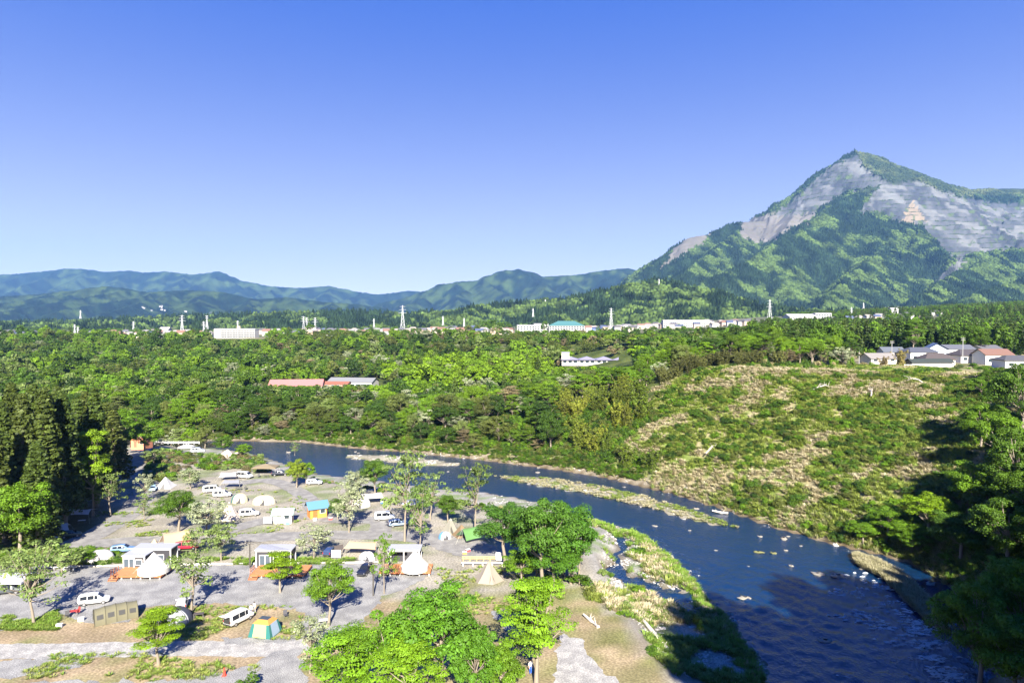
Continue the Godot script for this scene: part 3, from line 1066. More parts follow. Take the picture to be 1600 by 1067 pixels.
# ---------- woods of the valley
# what must stay in view: [u0, u1, lowest row that shows, depth]
var keep := [[418, 524, 601, 392], [500, 604, 600, 402], [868, 990, 572, 446], [335, 412, 530, 760], [788, 990, 515, 860], [985, 1170, 512, 980], [1338, 1700, 571, 232], [1225, 1320, 494, 900], [90, 140, 545, 560], [0, 1100, 517, 690]]
func capped(p: Vector3, h: float) -> float:
	var q := to_pix(p)
	for k in keep:
		if q.x > k[0] - 6 and q.x < k[1] + 6 and -p.z < k[3]:
			var row: float = k[2] + (9.0 * nz.get_noise_2d(q.x * 0.035, 4.0) if k[0] == 0 else 0.0)
			var top: float = pdep(q.x, row, -p.z).y
			h = minf(h, top - p.y)
	return h
var holes := []
func build_woods() -> void:
	for b in [[467, 601, 5.0, 22.0], [560, 596, 5.0, 26.0], [925, 573, 11.0, 21.0]]:
		var q := px(b[0], b[1], b[2])
		holes.append(Vector3(q.x, -q.z, b[3]))
	var xf := {}
	var cs := {}
	var single := []
	var d := 96.0
	while d < 800.0:
		var step := 5.6 if d < 300.0 else (6.8 if d < 480.0 else 8.0)
		var x := -0.79 * d - 25.0
		while x < 0.79 * d + 25.0:
			var p := Vector2(x + R(-0.45, 0.45) * step, d + R(-0.45, 0.45) * step)
			x += step
			if Geometry2D.is_point_in_polygon(p, camp_poly) and not (p.x < -0.70 * p.y + 5.0 and p.y > 175.0):
				continue
			if Geometry2D.is_point_in_polygon(p, river_poly):
				continue
			var db := near_line(p, RB)
			if db < 3.0 or (near_line(p, LB) < db and p.y < 240.0):
				continue
			var inside := Geometry2D.is_point_in_polygon(p, terrace_poly)
			var de := near_line(p, TE)
			var right_side := p.x > 20.0 and p.y < 236.0
			if right_side and in_slope(p.x, p.y):
				var q0 := to_pix(Vector3(p.x, gh(p.x, p.y), -p.y))
				if q0.x < (1535.0 if q0.y < 770.0 else 1480.0) + 40.0 * nz.get_noise_2d(p.x * 0.1, p.y * 0.1) and not (q0.y > 785.0 and q0.x > 1330.0 - (q0.y - 800.0) * 0.2 and q0.y > 1010.0 - (q0.x - 1200.0) * 0.75):
					continue
			if inside and not ((p.x > 95.0 and p.y > 300.0 and p.y < 620.0 and nz.get_noise_2d(p.x * 0.012, p.y * 0.012) > -0.25) or de < 16.0 and p.y > 245.0 or de < 9.0 and p.y < 165.0 and p.x > 0.735 * p.y or (p.y > 690.0 and rng.randf() < 0.1) or (p.x > -60.0 and p.x < 120.0 and p.y < 720.0)):
				continue
			var hit := false
			for h in holes:
				hit = hit or Vector2(h.x, h.y).distance_to(p) < h.z
			if hit:
				continue
			# an open meadow below the terrace, and gaps
			var meadow := p.distance_to(Vector2(75, 490)) < 40.0 or (inside and p.x < 120.0 and p.y > 420.0)
			var a := nz.get_noise_2d(p.x * 0.013 + 40.0, p.y * 0.013)
			var b := nz2.get_noise_2d(p.x * 0.05, p.y * 0.05)
			var at := Vector3(p.x, gh(p.x, p.y) - 0.25 - (1.2 if p.x < 60.0 else 0.3), -p.y)
			var q := to_pix(at)
			var kind := "mid"
			var tint := GREEN.lerp(DEEP, clampf(0.5 + b * 1.5, 0, 1))
			var h := R(7.5, 12.0)
			var w := h * R(0.8, 1.05)
			if p.y > 430.0:
				h *= 1.2
				w *= 1.15
			if a > 0.18:
				tint = FRESH.lerp(LIME, clampf(0.3 + b, 0, 1) * 0.7)
			elif a < -0.28:
				tint = OLIVE.lerp(GREEN, R(0, 0.6))
				h *= 0.75
			if rng.randf() < 0.22:
				tint = tint.lerp(LIME, R(0.2, 0.6))
			if p.distance_to(Vector2(-20, 425)) < 68.0:
				tint = LIME.lerp(FRESH, R(0.1, 0.8))
				h = R(10, 14)
				w = h * 0.9
			if rng.randf() < 0.16:
				tint = PALE.lerp(OLIVE, rng.randf())
			if rng.randf() < (0.12 if p.y < 400.0 else 0.05):
				kind = "blossom"
				tint = WHITISH
				h *= 0.8
			if rng.randf() < 0.12:
				h *= R(1.2, 1.5)
				w *= R(1.2, 1.5)
			if rng.randf() < 0.025 and p.y > 300.0:
				kind = "midcedar"
				tint = CEDAR
				h = R(11, 16)
				w = R(4, 6)
			if rng.randf() < 0.05:
				tint = Color(0.26, 0.21, 0.14)
				h *= 0.7
			if db < 46.0 and q.x > 875.0 and q.x < 1040.0 and p.y > 165.0 and p.y < 290.0:
				kind = "bamboo"
				tint = Color(0.13, 0.19, 0.025).lerp(Color(0.25, 0.27, 0.04), R(0, 1))
				h = R(5.5, 13)
				w = R(5, 8)
			if p.distance_to(Vector2(74, 236)) < 24.0:
				kind = "bamboo"
				tint = Color(0.16, 0.17, 0.055)
				h = R(5, 8)
				w = R(5, 7)
			if (meadow and rng.randf() < 0.55) or rng.randf() < 0.12:
				kind = "bush"
				h = R(1.5, 4.0)
				w = R(3, 6)
				tint = [PALE, FRESH, OLIVE, Color(0.30, 0.26, 0.16)][rng.randi() % 4]
				if meadow and rng.randf() < 0.12:
					continue
			if inside and p.x > 95.0 and p.y > 300.0:
				kind = "midcedar" if b > -0.12 else "mid"
				tint = CEDAR.lerp(DEEP, R(0, 1)) if kind == "midcedar" else GREEN.lerp(FRESH, R(0, 1))
				h = R(11, 17)
				w = h * 0.42 if kind == "midcedar" else h * 0.8
			if right_side and p.y < 190.0:
				kind = "broad"
				tint = GREEN.lerp(FRESH, R(0, 0.7))
				h = R(7, 12) if p.y < 125.0 else R(4.0, 6.5)
				w = h * R(0.9, 1.2)
			tint *= R(0.6, 1.2)
			if db < 9.0 and kind != "bamboo":
				h *= R(0.7, 0.95)
			h = capped(at, h)
			if h < 1.6:
				continue
			w = minf(w, maxf(h * 1.3, 3.0))
			if q.x > -30 and q.x < 1630 and kind in ["mid", "blossom", "bamboo", "broad"]:
				var depth_key := p.y - h * 3.0
				single.append([depth_key, kind, at, h, w, tint])
			else:
				add_copy(xf, cs, kind, at, h, w, tint)
		d += step
	single.sort_custom(func(m, n): return m[0] < n[0])
	var taken := {}
	for s in single:
		var kind: String = s[1]
		taken[kind] = taken.get(kind, 0) + 1
		var most := 290 if kind in ["mid", "broad"] else 60
		if taken[kind] <= most and s[2].z > -330.0:
			match kind:
				"mid":
					var col: Color = s[5]
					var look := "dark green"
					if col.r > 0.17:
						look = "bright yellow green"
					elif col.r > col.g * 0.72:
						look = "olive brown"
					elif col.g > 0.17:
						look = "fresh green"
					elif col.g > 0.115:
						look = "mid green"
					grow("bank_tree", "broad" if rng.randf() < 0.75 else "lime", s[2], s[3], s[4], s[5], look + " leafy tree in the dense wood beyond the river", "tree", look + " trees in the wood beyond the river")
				"broad": grow("shaded_tree", "broad", s[2], s[3], s[4], s[5], "leafy tree on the steep bank below the terrace houses", "tree", "trees on the steep shaded bank")
				"blossom": grow("blossom_tree", "blossom", s[2], s[3], s[4], s[5], "whitish flowering tree scattered in the wood beyond the river", "tree", "flowering trees in the wood")
				"bamboo": grow("bamboo_clump", "bamboo", s[2], s[3], s[4], s[5], "yellow green bamboo clump at the foot of the grassy slope", "bamboo", "bamboo beyond the river")
		else:
			add_copy(xf, cs, kind, s[2], s[3], s[4], s[5])
	for i in 5200:
		var seg := rng.randi_range(2, 12)
		var o := RB[seg].lerp(RB[seg + 1], rng.randf()) + Vector2(R(-3, 3), 1.0 + pow(rng.randf(), 1.6) * 42.0)
		var db := near_line(o, RB)
		if Geometry2D.is_point_in_polygon(o, river_poly) or db < 1.2 or in_slope(o.x, o.y):
			continue
		var at := Vector3(o.x, gh(o.x, o.y) - 0.15, -o.y)
		var h := R(0.7, 1.8) if db < 5.0 else R(1.4, 3.6)
		add_copy(xf, cs, "bush", at, h, R(1.8, 4.2), [GREEN, FRESH, DEEP, OLIVE, GREEN][rng.randi() % 5] * R(0.7, 1.1))
	for key in xf:
		var kind: String = key.get_slice("|", 0)
		var m: Dictionary = P[kind][int(key.get_slice("|", 1))]
		var words := {"mid": "broadleaf", "broad": "bank", "blossom": "flowering", "bamboo": "bamboo", "midcedar": "conifer", "bush": "scrub", "cedar": "cedar"}
		copies(words[kind] + "_wood", m.crown, leafy(Color(1, 1, 1), 0.5), xf[key], cs[key], "wood of many %s crowns on the valley floor and terrace" % words[kind], "wood")
func add_copy(xf: Dictionary, cs: Dictionary, kind: String, at: Vector3, h: float, w: float, tint: Color) -> void:
	var key := "%s|%d" % [kind, rng.randi() % P[kind].size()]
	if not xf.has(key):
		xf[key] = []
		cs[key] = []
	xf[key].append(Transform3D(Basis(Vector3.UP, R(0, TAU)).scaled_local(Vector3(w, h, w)), at))
	cs[key].append(tint)

# ---------- the grassy slope under the terrace
func spread(called: String, kind: String, spots: Array, label: String, category: String) -> void:
	# spots: [place, height, width, tint]
	var xf := {}
	var cs := {}
	for s in spots:
		add_copy(xf, cs, kind, s[0], s[1], s[2], s[3])
	for key in xf:
		copies(called, P[kind][int(key.get_slice("|", 1))].crown, leafy(Color(1, 1, 1), 0.4), xf[key], cs[key], label, category)
func build_slope() -> void:
	var dry := []
	var lush := []
	var scrub := []
	var single := 0
	for i in 28000:
		var d := R(100, 240)
		var x := R(10, 140)
		if not in_slope(x, d) or Geometry2D.is_point_in_polygon(Vector2(x, d), river_poly):
			continue
		var p := Vector2(x, d)
		var at := Vector3(x, gh(x, d) - 0.05, -d)
		if at.y < WATER + 0.2:
			continue
		var q := to_pix(at)
		if q.x > 1620.0:
			continue
		var a := nz.get_noise_2d(x * 0.032 + 5.0, d * 0.042)
		var b := nz2.get_noise_2d(x * 0.16, d * 0.16)
		var g := a + 0.45 * b + 0.19 - 0.12 * smoothstep(1250.0, 1050.0, q.x) + 0.1 * smoothstep(1300.0, 1480.0, q.x)
		if at.y > 25.5:
			g -= 0.12
		if g < 0.0:
			dry.append([at, R(0.45, 1.15), R(1.0, 2.2), Color(0.40, 0.34, 0.21).lerp(Color(0.52, 0.47, 0.36), rng.randf()) if rng.randf() < 0.8 else Color(0.20, 0.24, 0.07)])
		elif g < 0.12 or rng.randf() < 0.84:
			lush.append([at, R(0.5, 1.3), R(1.1, 2.2), Color(0.16, 0.23, 0.035).lerp(Color(0.28, 0.33, 0.08), rng.randf())])
		elif Geometry2D.is_point_in_polygon(p, terrace_poly) == false or at.y < 27.5:
			var h := R(1.0, 2.6)
			var tint: Color = [FRESH, GREEN, GREEN, OLIVE, DEEP][rng.randi() % 5]
			h = minf(h, maxf(0.6, capped(at, h)))
			if h > 1.9 and single < 160:
				single += 1
				grow("slope_bush", "bush", at, h, h * R(1.6, 2.2), tint, "rounded green bush on the grassy slope beyond the river", "bush", "bushes on the grassy slope")
			else:
				scrub.append([at, h, R(2.2, 4.2), tint])
	for i in 26:
		var at := on_ground(R(1060, 1480), R(590, 800))
		scrub.append([at, R(0.8, 1.6), R(2.0, 3.4), Color(0.26, 0.22, 0.19)])
	spread("dry_grass", "tuft", dry, "long dry straw coloured grass on the slope beyond the river", "grass")
	spread("slope_grass", "grass", lush, "fresh green grass between straw on the slope", "grass")
	spread("slope_scrub", "bush", scrub, "low green scrub in patches over the grassy slope", "scrub")
	# bleached fallen branches
	var pale := mat(lin(0.42, 0.38, 0.34), 0.9)
	for f in [[1285, 610, 7.0, 0.4], [1430, 600, 5.0, 2.2], [1360, 618, 5.5, 1.2], [1110, 708, 6.0, 0.9]]:
		var t := thing("fallen_branch", "", "branch", on_ground(f[0], f[1]) + Vector3(0, 0.25, 0), f[3])
		tag(t, ["bleached fallen branch arching near the top of the slope", "grey dead branch lying below the terrace houses", "bleached forked branch in the scrub under the slope top", "pale dead branch lying low on the straw slope"][cnt["fallen_branch"] - 1], "branch")
		var mb := MB.new()
		var L: float = f[2]
		mb.tube([Vector3(-L / 2, 0, 0), Vector3(-L / 5, 0.8, 0.3), Vector3(L / 6, 1.2, 0.2), Vector3(L / 2, 0.3, 0)], [0.22, 0.18, 0.13, 0.05], 6)
		obj("stem", mb, pale, t)
		for k in 5:
			var tw := MB.new()
			var o := Vector3(lerpf(-L / 4, L / 3, k / 4.0), 0.9, 0.2)
			tw.tube([o, o + Vector3(R(0.2, 1.0), R(0.4, 1.0), R(-0.8, 0.8)), o + Vector3(R(0.8, 1.8), R(0.3, 1.4), R(-1.2, 1.2))], [0.07, 0.05, 0.02], 4)
			obj("twig", tw, pale, t)

# ---------- trees of the camp: [kind, u, row of foot, row of top, width in pixels, tint, label]
func build_camp_trees() -> void:
	var list := [
		["airy", 52, 974, 852, 118, PALE, "loose pale green tree on the grassy mound in the gravel lot"],
		["lime", 247, 1037, 953, 94, LIME, "lone bright lime tree beside the lower gravel track"],
		["airy", 298, 958, 858, 100, PALE, "loose tree with long shadow beside the dark dome tent"],
		["lime", 437, 926, 862, 70, LIME, "bright lime tree in front of the half hidden cabin"],
		["broad", 513, 978, 880, 86, FRESH, "round mid green tree beside the gravel lot corner"],
		["blossom", 490, 874, 816, 66, WHITISH, "grey green flowering tree between road and dark parked car"],
		["broad", 278, 832, 766, 74, GREEN, "dense green tree beside flowering tree at the upper lawn"],
		["blossom", 322, 838, 778, 76, WHITISH, "whitish flowering tree beside the dense green tree"],
		["blossom", 345, 876, 812, 60, PALE, "flowering tree standing beside the red car"],
		["blossom", 305, 868, 822, 50, PALE, "small flowering tree behind the red car"],
		["airy", 632, 846, 702, 92, PALE, "tall slender tree rising above the middle of the camp"],
		["airy", 655, 872, 752, 62, Color(0.15, 0.24, 0.06), "tall thin trunked tree behind the white bell tent"],
		["airy", 600, 928, 838, 50, FRESH, "slim twin stemmed tree beside the wooden deck stair"],
		["airy", 742, 836, 722, 72, Color(0.14, 0.2, 0.06), "tall sparse tree near the green tarp"],
		["broad", 586, 775, 712, 52, GREEN, "round dark green tree on the near river bank"],
		["airy", 672, 812, 738, 66, PALE, "loose tree near the river bank behind tall tree"],
		["broad", 700, 820, 772, 44, GREEN, "small round tree near the white and blue tent"],
		["broad", 790, 886, 782, 110, Color(0.07, 0.165, 0.024), "broad tree shading the bench beside the brown tent"],
		["broad", 848, 926, 776, 124, Color(0.085, 0.19, 0.024), "tallest green tree of the clump by the gravel bar"],
		["broad", 892, 912, 784, 104, Color(0.08, 0.20, 0.022), "green tree at the river side of the clump"],
		["blossom", 838, 905, 782, 50, PALE, "pale flowering tree in the clump by the gravel bar"],
		["broad", 880, 900, 838, 80, FRESH, "low fresh green tree under the river side clump"],
		["broad", 815, 915, 855, 66, FRESH, "small fresh tree at the foot of the clump"],
		["broad", 868, 922, 846, 90, Color(0.09, 0.21, 0.022), "low spreading tree filling the clump by the gravel bar"],
		["broad", 905, 900, 812, 62, Color(0.075, 0.18, 0.022), "green tree leaning over the gravel bar"],
		["broad", 818, 890, 792, 80, Color(0.06, 0.15, 0.02), "dark tree in the middle of the clump"],
		["bush", 848, 930, 905, 80, FRESH, "wide green bush at the foot of the clump"],
		["bush", 905, 915, 890, 50, GREEN, "green bush at the edge of the gravel bar"],
		["lime", 838, 1068, 905, 138, Color(0.19, 0.35, 0.02), "bright spreading tree beside the pale dirt track"],
		["broad", 688, 1095, 906, 172, Color(0.10, 0.235, 0.02), "large green tree foremost over the camp edge"],
		["broad", 610, 1100, 952, 120, Color(0.12, 0.26, 0.02), "wide fresh green tree beside the foremost large tree"],
		["lime", 545, 1112, 984, 150, Color(0.165, 0.32, 0.02), "yellow green spreading tree over the gravel at lower edge"],
		["lime", 640, 1125, 1000, 130, Color(0.185, 0.34, 0.02), "yellow green tree in front of the large tree"],
		["broad", 742, 1118, 975, 92, Color(0.095, 0.22, 0.02), "green tree between large tree and bright spreading tree"],
		["broad", 785, 1110, 1000, 84, FRESH, "low fresh tree beside the bright spreading tree's trunk"],
		["airy", 484, 1052, 960, 86, WHITISH, "thin whitish tree beside the gravel corner"],
		["bush", 385, 1085, 1046, 52, GREEN, "green bush at the edge of the lower gravel"],
		["blossom", 545, 832, 748, 62, WHITISH, "white flowering tree beside the orange cabin"],
		["broad", 527, 812, 778, 34, GREEN, "small green tree beside the orange cabin"],
		["blossom", 560, 775, 730, 60, WHITISH, "white flowering tree near the grey dome tent"],
		["broad", 463, 762, 716, 38, Color(0.22, 0.30, 0.03), "small yellow green tree beside the black pickup"],
		["broad", 478, 758, 720, 30, FRESH, "small green tree on the bank behind the black pickup"],
		["blossom", 297, 764, 730, 46, WHITISH, "white flowering tree beside the white awning tent"],
		["blossom", 226, 786, 736, 36, WHITISH, "flowering tree beside the pale blue car"],
		["blossom", 240, 726, 700, 40, PALE, "flowering tree at the bend of the upper road"],
		["airy", 172, 806, 738, 64, Color(0.16, 0.22, 0.07), "sparse tree beside the cedar wood and white tarp"],
		["airy", 225, 812, 770, 34, PALE, "thin young tree on the upper lawn"],
		["lime", 145, 806, 672, 70, LIME, "bright lime tree in front of the dark cedars"],
		["broad", 30, 872, 742, 120, FRESH, "big fresh green tree in front of the dark cedars"],
		["broad", -25, 880, 755, 110, GREEN, "green tree beside the big fresh green tree"],
		["lime", 195, 722, 640, 60, FRESH, "fresh green tree at the end of the cedar wood"],
		["broad", 225, 712, 655, 58, FRESH, "round green tree behind the small orange house"],
		["broad", 175, 735, 655, 60, GREEN, "green tree among cedars near the orange house"],
		["blossom", 95, 898, 852, 84, PALE, "low pale tree beside the white dome tent"],
		["broad", 130, 882, 860, 40, FRESH, "low green shrub tree beside the white dome tent"],
		["blossom", 30, 905, 862, 70, PALE, "low pale tree beside the grey canopy"],
		["airy", 460, 712, 690, 20, PALE, "very small tree at the water's edge"],
		["broad", 348, 712, 680, 34, GREEN, "small green tree beside the white and blue car"],
		["broad", 380, 716, 692, 30, FRESH, "small green tree beside the beige tents by the water"],
		["broad", 1530, 1092, 905, 150, FRESH, "large dark tree hanging over the rapids"],
		["broad", 1600, 1060, 868, 150, FRESH, "tall dark tree beside the rapids"],
		["broad", 1590, 1120, 960, 160, FRESH, "dark foremost tree above the rapids"],
	]
	for t in list:
		var y := 0.0
		if t[1] > 1400:
			y = WATER + 1.0
		var at := px(t[1], t[2], y)
		var top := pdep(t[1], t[3], -at.z).y
		grow(t[0] + "_tree" if t[0] in ["blossom", "lime", "airy"] else ("leafy_tree" if t[0] == "broad" else "green_bush"), t[0], at, (top - y) * 1.03, t[4] / F * -at.z * 1.12, t[5], t[6], "bush" if t[0] == "bush" else "tree")
	for t in [[1597, 690, 560, 96, GREEN, "dark edge tree rising beside the grey terrace house"], [1560, 738, 636, 80, FRESH, "fresh green tree high on the steep bank"], [1533, 704, 622, 70, FRESH, "sunlit tree below the terrace houses"], [1592, 795, 660, 110, GREEN, "large green tree on the steep bank"], [1520, 806, 712, 84, FRESH, "bright tree in the hollow of the steep bank"], [1452, 838, 764, 92, LIME, "yellow green tree at the foot of the grassy slope"], [1388, 846, 786, 80, FRESH, "low fresh tree beside the side channel"], [1502, 876, 790, 104, GREEN, "broad green tree above the side channel"], [1574, 884, 770, 116, GREEN, "tall green tree above the side channel"], [1425, 868, 812, 76, FRESH, "low green tree leaning over the side channel"], [1350, 850, 808, 60, FRESH, "small green tree at the corner of the grassy slope"]]:
		var at := on_ground(t[0], t[1])
		grow("leafy_tree", "broad", at - Vector3(0, 0.3, 0), pdep(t[0], t[2], -at.z).y - at.y, t[3] / F * -at.z * 1.1, t[4], t[5], "tree")
	# the cedars at the left
	for c in [[5, 846, 628], [38, 842, 615], [72, 836, 606], [100, 822, 612], [122, 800, 622], [150, 792, 606], [178, 762, 640], [55, 800, 600], [20, 800, 598], [92, 786, 604], [-15, 830, 620], [135, 762, 612], [165, 740, 630], [-30, 800, 610], [-10, 870, 650], [60, 862, 690]]:
		var at := px(c[0], c[1])
		var top := pdep(c[0], c[2], -at.z).y
		grow("cedar_tree", "cedar", at, top, R(7.5, 9.5), CEDAR.lerp(Color(0.11, 0.115, 0.03), R(0, 0.6)), "tall dark cedar in the stand beside the camp road", "tree", "cedars beside the camp road")
	# the wood on the high bank to the right, outside the picture; it shades the river
	var xf := {}
	var cs := {}
	for i in 1100:
		var d := R(-75, 150)
		var x := R(0, 150)
		var p := Vector2(x, d)
		if d > 62.0 or x < maxf(0.79 * maxf(d, 0.0) + 6.0, 28.0) or not Geometry2D.is_point_in_polygon(p, terrace_poly) or x > 0.8 * maxf(d, 0.0) + 48.0:
			continue
		var th := R(19, 22) if d < 45.0 else lerpf(14.0, 6.0, clampf((d - 45.0) / 17.0, 0, 1))
		add_copy(xf, cs, "broad", Vector3(x, gh(x, d) - 0.3, -d), th, minf(th, R(9, 12)), DEEP)
	for key in xf:
		copies("high_bank_wood", P["broad"][int(key.get_slice("|", 1))].crown, leafy(Color(1, 1, 1), 0.5), xf[key], cs[key], "tall wood on the high bank over the river", "wood")
	# shrubs by the upper road
	var shrubs := []
	for i in 240:
		var u := R(228, 408)
		var v := R(706, 752) if u < 330 else R(712, 738)
		if absf(u - 345) < 40 and v > 735 or (u > 280 and u < 330 and v < 712):
			continue
		shrubs.append([px(u, v), R(1.0, 2.6), R(2.5, 4.5), [OLIVE, GREEN, PALE, FRESH, Color(0.20, 0.17, 0.10)][rng.randi() % 5]])
	for i in 120:
		shrubs.append([px(R(-20, 190), R(858, 884)), R(0.6, 1.5), R(1.8, 3.2), [FRESH, PALE, GREEN][rng.randi() % 3]])
	for i in 60:
		shrubs.append([px(R(0, 90), R(862, 884)), R(1.0, 2.2), R(2.4, 4.0), [FRESH, PALE, OLIVE][rng.randi() % 3]])
	for i in 620:
		var d := R(222, 330)
		var x := R(75, 250)
		var p := Vector2(x, d)
		if not Geometry2D.is_point_in_polygon(p, terrace_poly):
			continue
		var at := Vector3(x, gh(x, d) - 0.1, -d)
		var q := to_pix(at)
		var clear := true
		for b in [[1372, 250], [1392, 270], [1435, 262], [1462, 275], [1462, 246], [1492, 285], [1510, 256], [1551, 248], [1588, 228], [1540, 300], [1452, 236], [1408, 236]]:
			clear = clear and Vector2((b[0] - 800.0) / F * b[1], b[1]).distance_to(p) > 8.0
		if not clear:
			continue
		var h := R(0.6, 2.2) if q.x > 1330.0 and d < 300.0 else R(1.5, 5.0)
		h = minf(h, maxf(0.5, capped(at, h)))
		shrubs.append([at, h, R(2.0, 4.5), [FRESH, GREEN, OLIVE, DEEP, Color(0.38, 0.33, 0.2)][rng.randi() % 5]])
	spread("camp_scrub", "bush", shrubs, "low mixed shrubs beside camp roads and terrace houses", "shrubs")
	# grass of the verge, the lawns and the mounds
	var g := []
	for i in 5200:
		var z := rng.randi() % 8
		var at := Vector3.ZERO
		match z:
			0, 1: at = px(R(90, 590), R(873, 882.5))
			2: at = px(R(0, 90), R(950, 985) )
			3: at = px(R(680, 880), R(885, 960))
			4: at = px(R(150, 330), R(800, 838))
			5: at = px(R(0, 400), R(1022, 1064))
			6: at = px(R(200, 480), R(760, 835))
			7: at = px(R(230, 470), R(948, 1000))
		var n := nz.get_noise_2d(at.x * 0.09, at.z * 0.09)
		if n < (-0.1 if z < 4 else 0.08):
			continue
		g.append([at, R(0.12, 0.4) if z > 1 else R(0.3, 0.6), R(0.5, 1.1), Color(0.12, 0.23, 0.025).lerp(Color(0.28, 0.30, 0.09), rng.randf() if z > 2 else rng.randf() * 0.5)])
	spread("camp_grass", "grass", g, "short green grass of the verge and camp lawns", "grass")

# ---------- banks, stones, foam
func stone_mesh(k: int) -> ArrayMesh:
	var mb := MB.new()
	var rows := []
	for i in 6:
		var row := PackedVector3Array()
		var th := PI * i / 5.0
		for j in 9:
			var a := TAU * (j % 8) / 8.0
			var q := Vector3(sin(th) * cos(a), cos(th) * 0.65, sin(th) * sin(a))
			row.append(q * 0.5 * (1.0 + 0.9 * nz.get_noise_3d(q.x * 1.3 + k * 7.0, q.y * 1.3, q.z * 1.3)))
		rows.append(row)
	mb.grid(rows)
	return mb.mesh()
func build_banks() -> void:
	var st := [stone_mesh(0), stone_mesh(1), stone_mesh(2), stone_mesh(3)]
	var sm := ground_mat(1.5, detail_fine, null, 1.0, false, Color(0.28, 0.26, 0.225), 2.0)
	var mossy := ground_mat(1.5, detail_fine, null, 1.0, false, Color(0.19, 0.19, 0.085), 2.0)
	var k := 0
	for b in [[1078, 829, 1.0, 0], [1024, 822, 1.3, 0], [1187, 838, 1.2, 0], [1225, 842, 2.2, 0], [1232, 838, 1.0, 0], [1185, 863, 2.0, 1], [1208, 864, 1.5, 1], [1228, 860, 1.0, 0], [1237, 884, 1.2, 0], [1165, 935, 2.2, 0], [1277, 897, 2.4, 0], [1310, 901, 2.6, 0], [1290, 1002, 2.2, 0], [1252, 853, 0.9, 0], [1119, 860, 0.8, 0], [450, 707, 2.2, 0], [555, 706, 1.6, 0], [560, 708, 1.4, 0], [840, 738, 1.8, 0], [842, 731, 1.6, 0], [738, 733, 1.8, 0], [1130, 802, 1.8, 0], [1003, 779, 1.2, 0], [1088, 795, 1.6, 0], [1060, 792, 1.0, 0], [1040, 783, 0.9, 0], [975, 761, 1.0, 0], [1170, 885, 0.7, 0], [1355, 946, 1.0, 0], [1385, 950, 1.2, 0], [1445, 1015, 1.4, 0], [700, 737, 1.2, 0], [1455, 912, 2.2, 0]]:
		var at := px(b[0], b[1], WATER)
		var o := obj("river_boulder", st[k % 4], mossy if b[3] == 1 else sm, null, at + Vector3(0, 0.02 * b[2], 0), R(0, 6))
		o.scale = Vector3(b[2] * 0.95, b[2] * 0.42, b[2] * 0.75)
		tag(o, ["grey boulder standing out of the shallow river", "yellow mossy boulder in the shallow river"][b[3]], "boulder", ["grey boulders in the river", "mossy boulders in the river"][b[3]])
		k += 1
	# logs
	var pale := mat(lin(0.46, 0.42, 0.37), 0.9)
	for l in [[[953, 930], [958, 965], "bleached driftwood trunk standing on the bank by the gravel bar", 0.32, -1.6], [[1000, 968], [1060, 1040], "long grey log lying in the shade below the bank", 0.38, -2.3], [[912, 965], [935, 982], "whitish log at the edge of the dirt bank", 0.25, -0.1], [[1113, 801], [1138, 803], "broken driftwood lying in the shallows by the far bank", 0.25, -2.9]]:
		var a := px(l[0][0], l[0][1], l[4])
		var b := px(l[1][0], l[1][1], l[4])
		var mb := MB.new()
		mb.tube([a + Vector3(0, 0.5, 0) - (a + b) * 0.5, Vector3(0.15, 0.25, 0.1), b - (a + b) * 0.5 + Vector3(0, 0.2, 0)], [l[3] * 0.6, l[3], l[3] * 1.1], 7)
		var t := thing("driftwood_log", l[2], "log", (a + b) * 0.5)
		obj("stem", mb, pale, t)
		var tw := MB.new()
		for j in 4:
			var o := (a - b) * 0.5 * R(-0.8, 0.8) + Vector3(0, 0.3, 0)
			tw.tube([o, o + Vector3(R(-0.8, 0.8), R(0.3, 0.9), R(-0.5, 0.5))], [0.09, 0.03], 4)
		obj("broken_branches", tw, pale, t)
	# stones on the bars and beaches
	var xf := [[], [], [], []]
	var cs := [[], [], [], []]
	for i in 9000:
		var at: Vector3
		match i % 5:
			0, 1: at = px(R(922, 1092), R(815, 935), -2.5)
			2: at = px(R(960, 1200), R(930, 1067), -2.5)
			3: at = px(R(540, 730), R(709, 729), WATER)
			4: at = px(R(770, 1160), R(742, 828), WATER)
		if i % 37 == 0:
			var q := RB[rng.randi_range(4, 16)]
			var q2 := RB[mini(RB.size() - 1, rng.randi_range(4, 16) + 1)]
			at = Vector3(lerpf(q.x, q2.x, 0.0) + R(-3, 3), 0, -q.y + R(-2, 2))
		var y := gh(at.x, -at.z)
		if y < WATER - 0.35 or y > -1.2 or at.x > 110.0:
			continue
		if nz.get_noise_2d(at.x * 0.12, at.z * 0.12) < -0.12:
			continue
		at.y = y + 0.02
		var s := R(0.12, 0.4) if rng.randf() < 0.95 else R(0.5, 1.0)
		xf[i % 4].append(Transform3D(Basis(Vector3.UP, R(0, TAU)).scaled(Vector3(s * 1.2, s * 0.8, s)), at))
		var c := R(0.22, 0.42)
		cs[i % 4].append(Color(c, c * 0.97, c * 0.92))
	var pm := StandardMaterial3D.new()
	pm.vertex_color_use_as_albedo = true
	pm.roughness = 0.9
	for j in 4:
		copies("bar_stones", st[j], pm, xf[j], cs[j], "loose grey stones on the gravel bars of the river", "stones")
	# reeds and grass on islands and bar
	var reeds := []
	var fresh := []
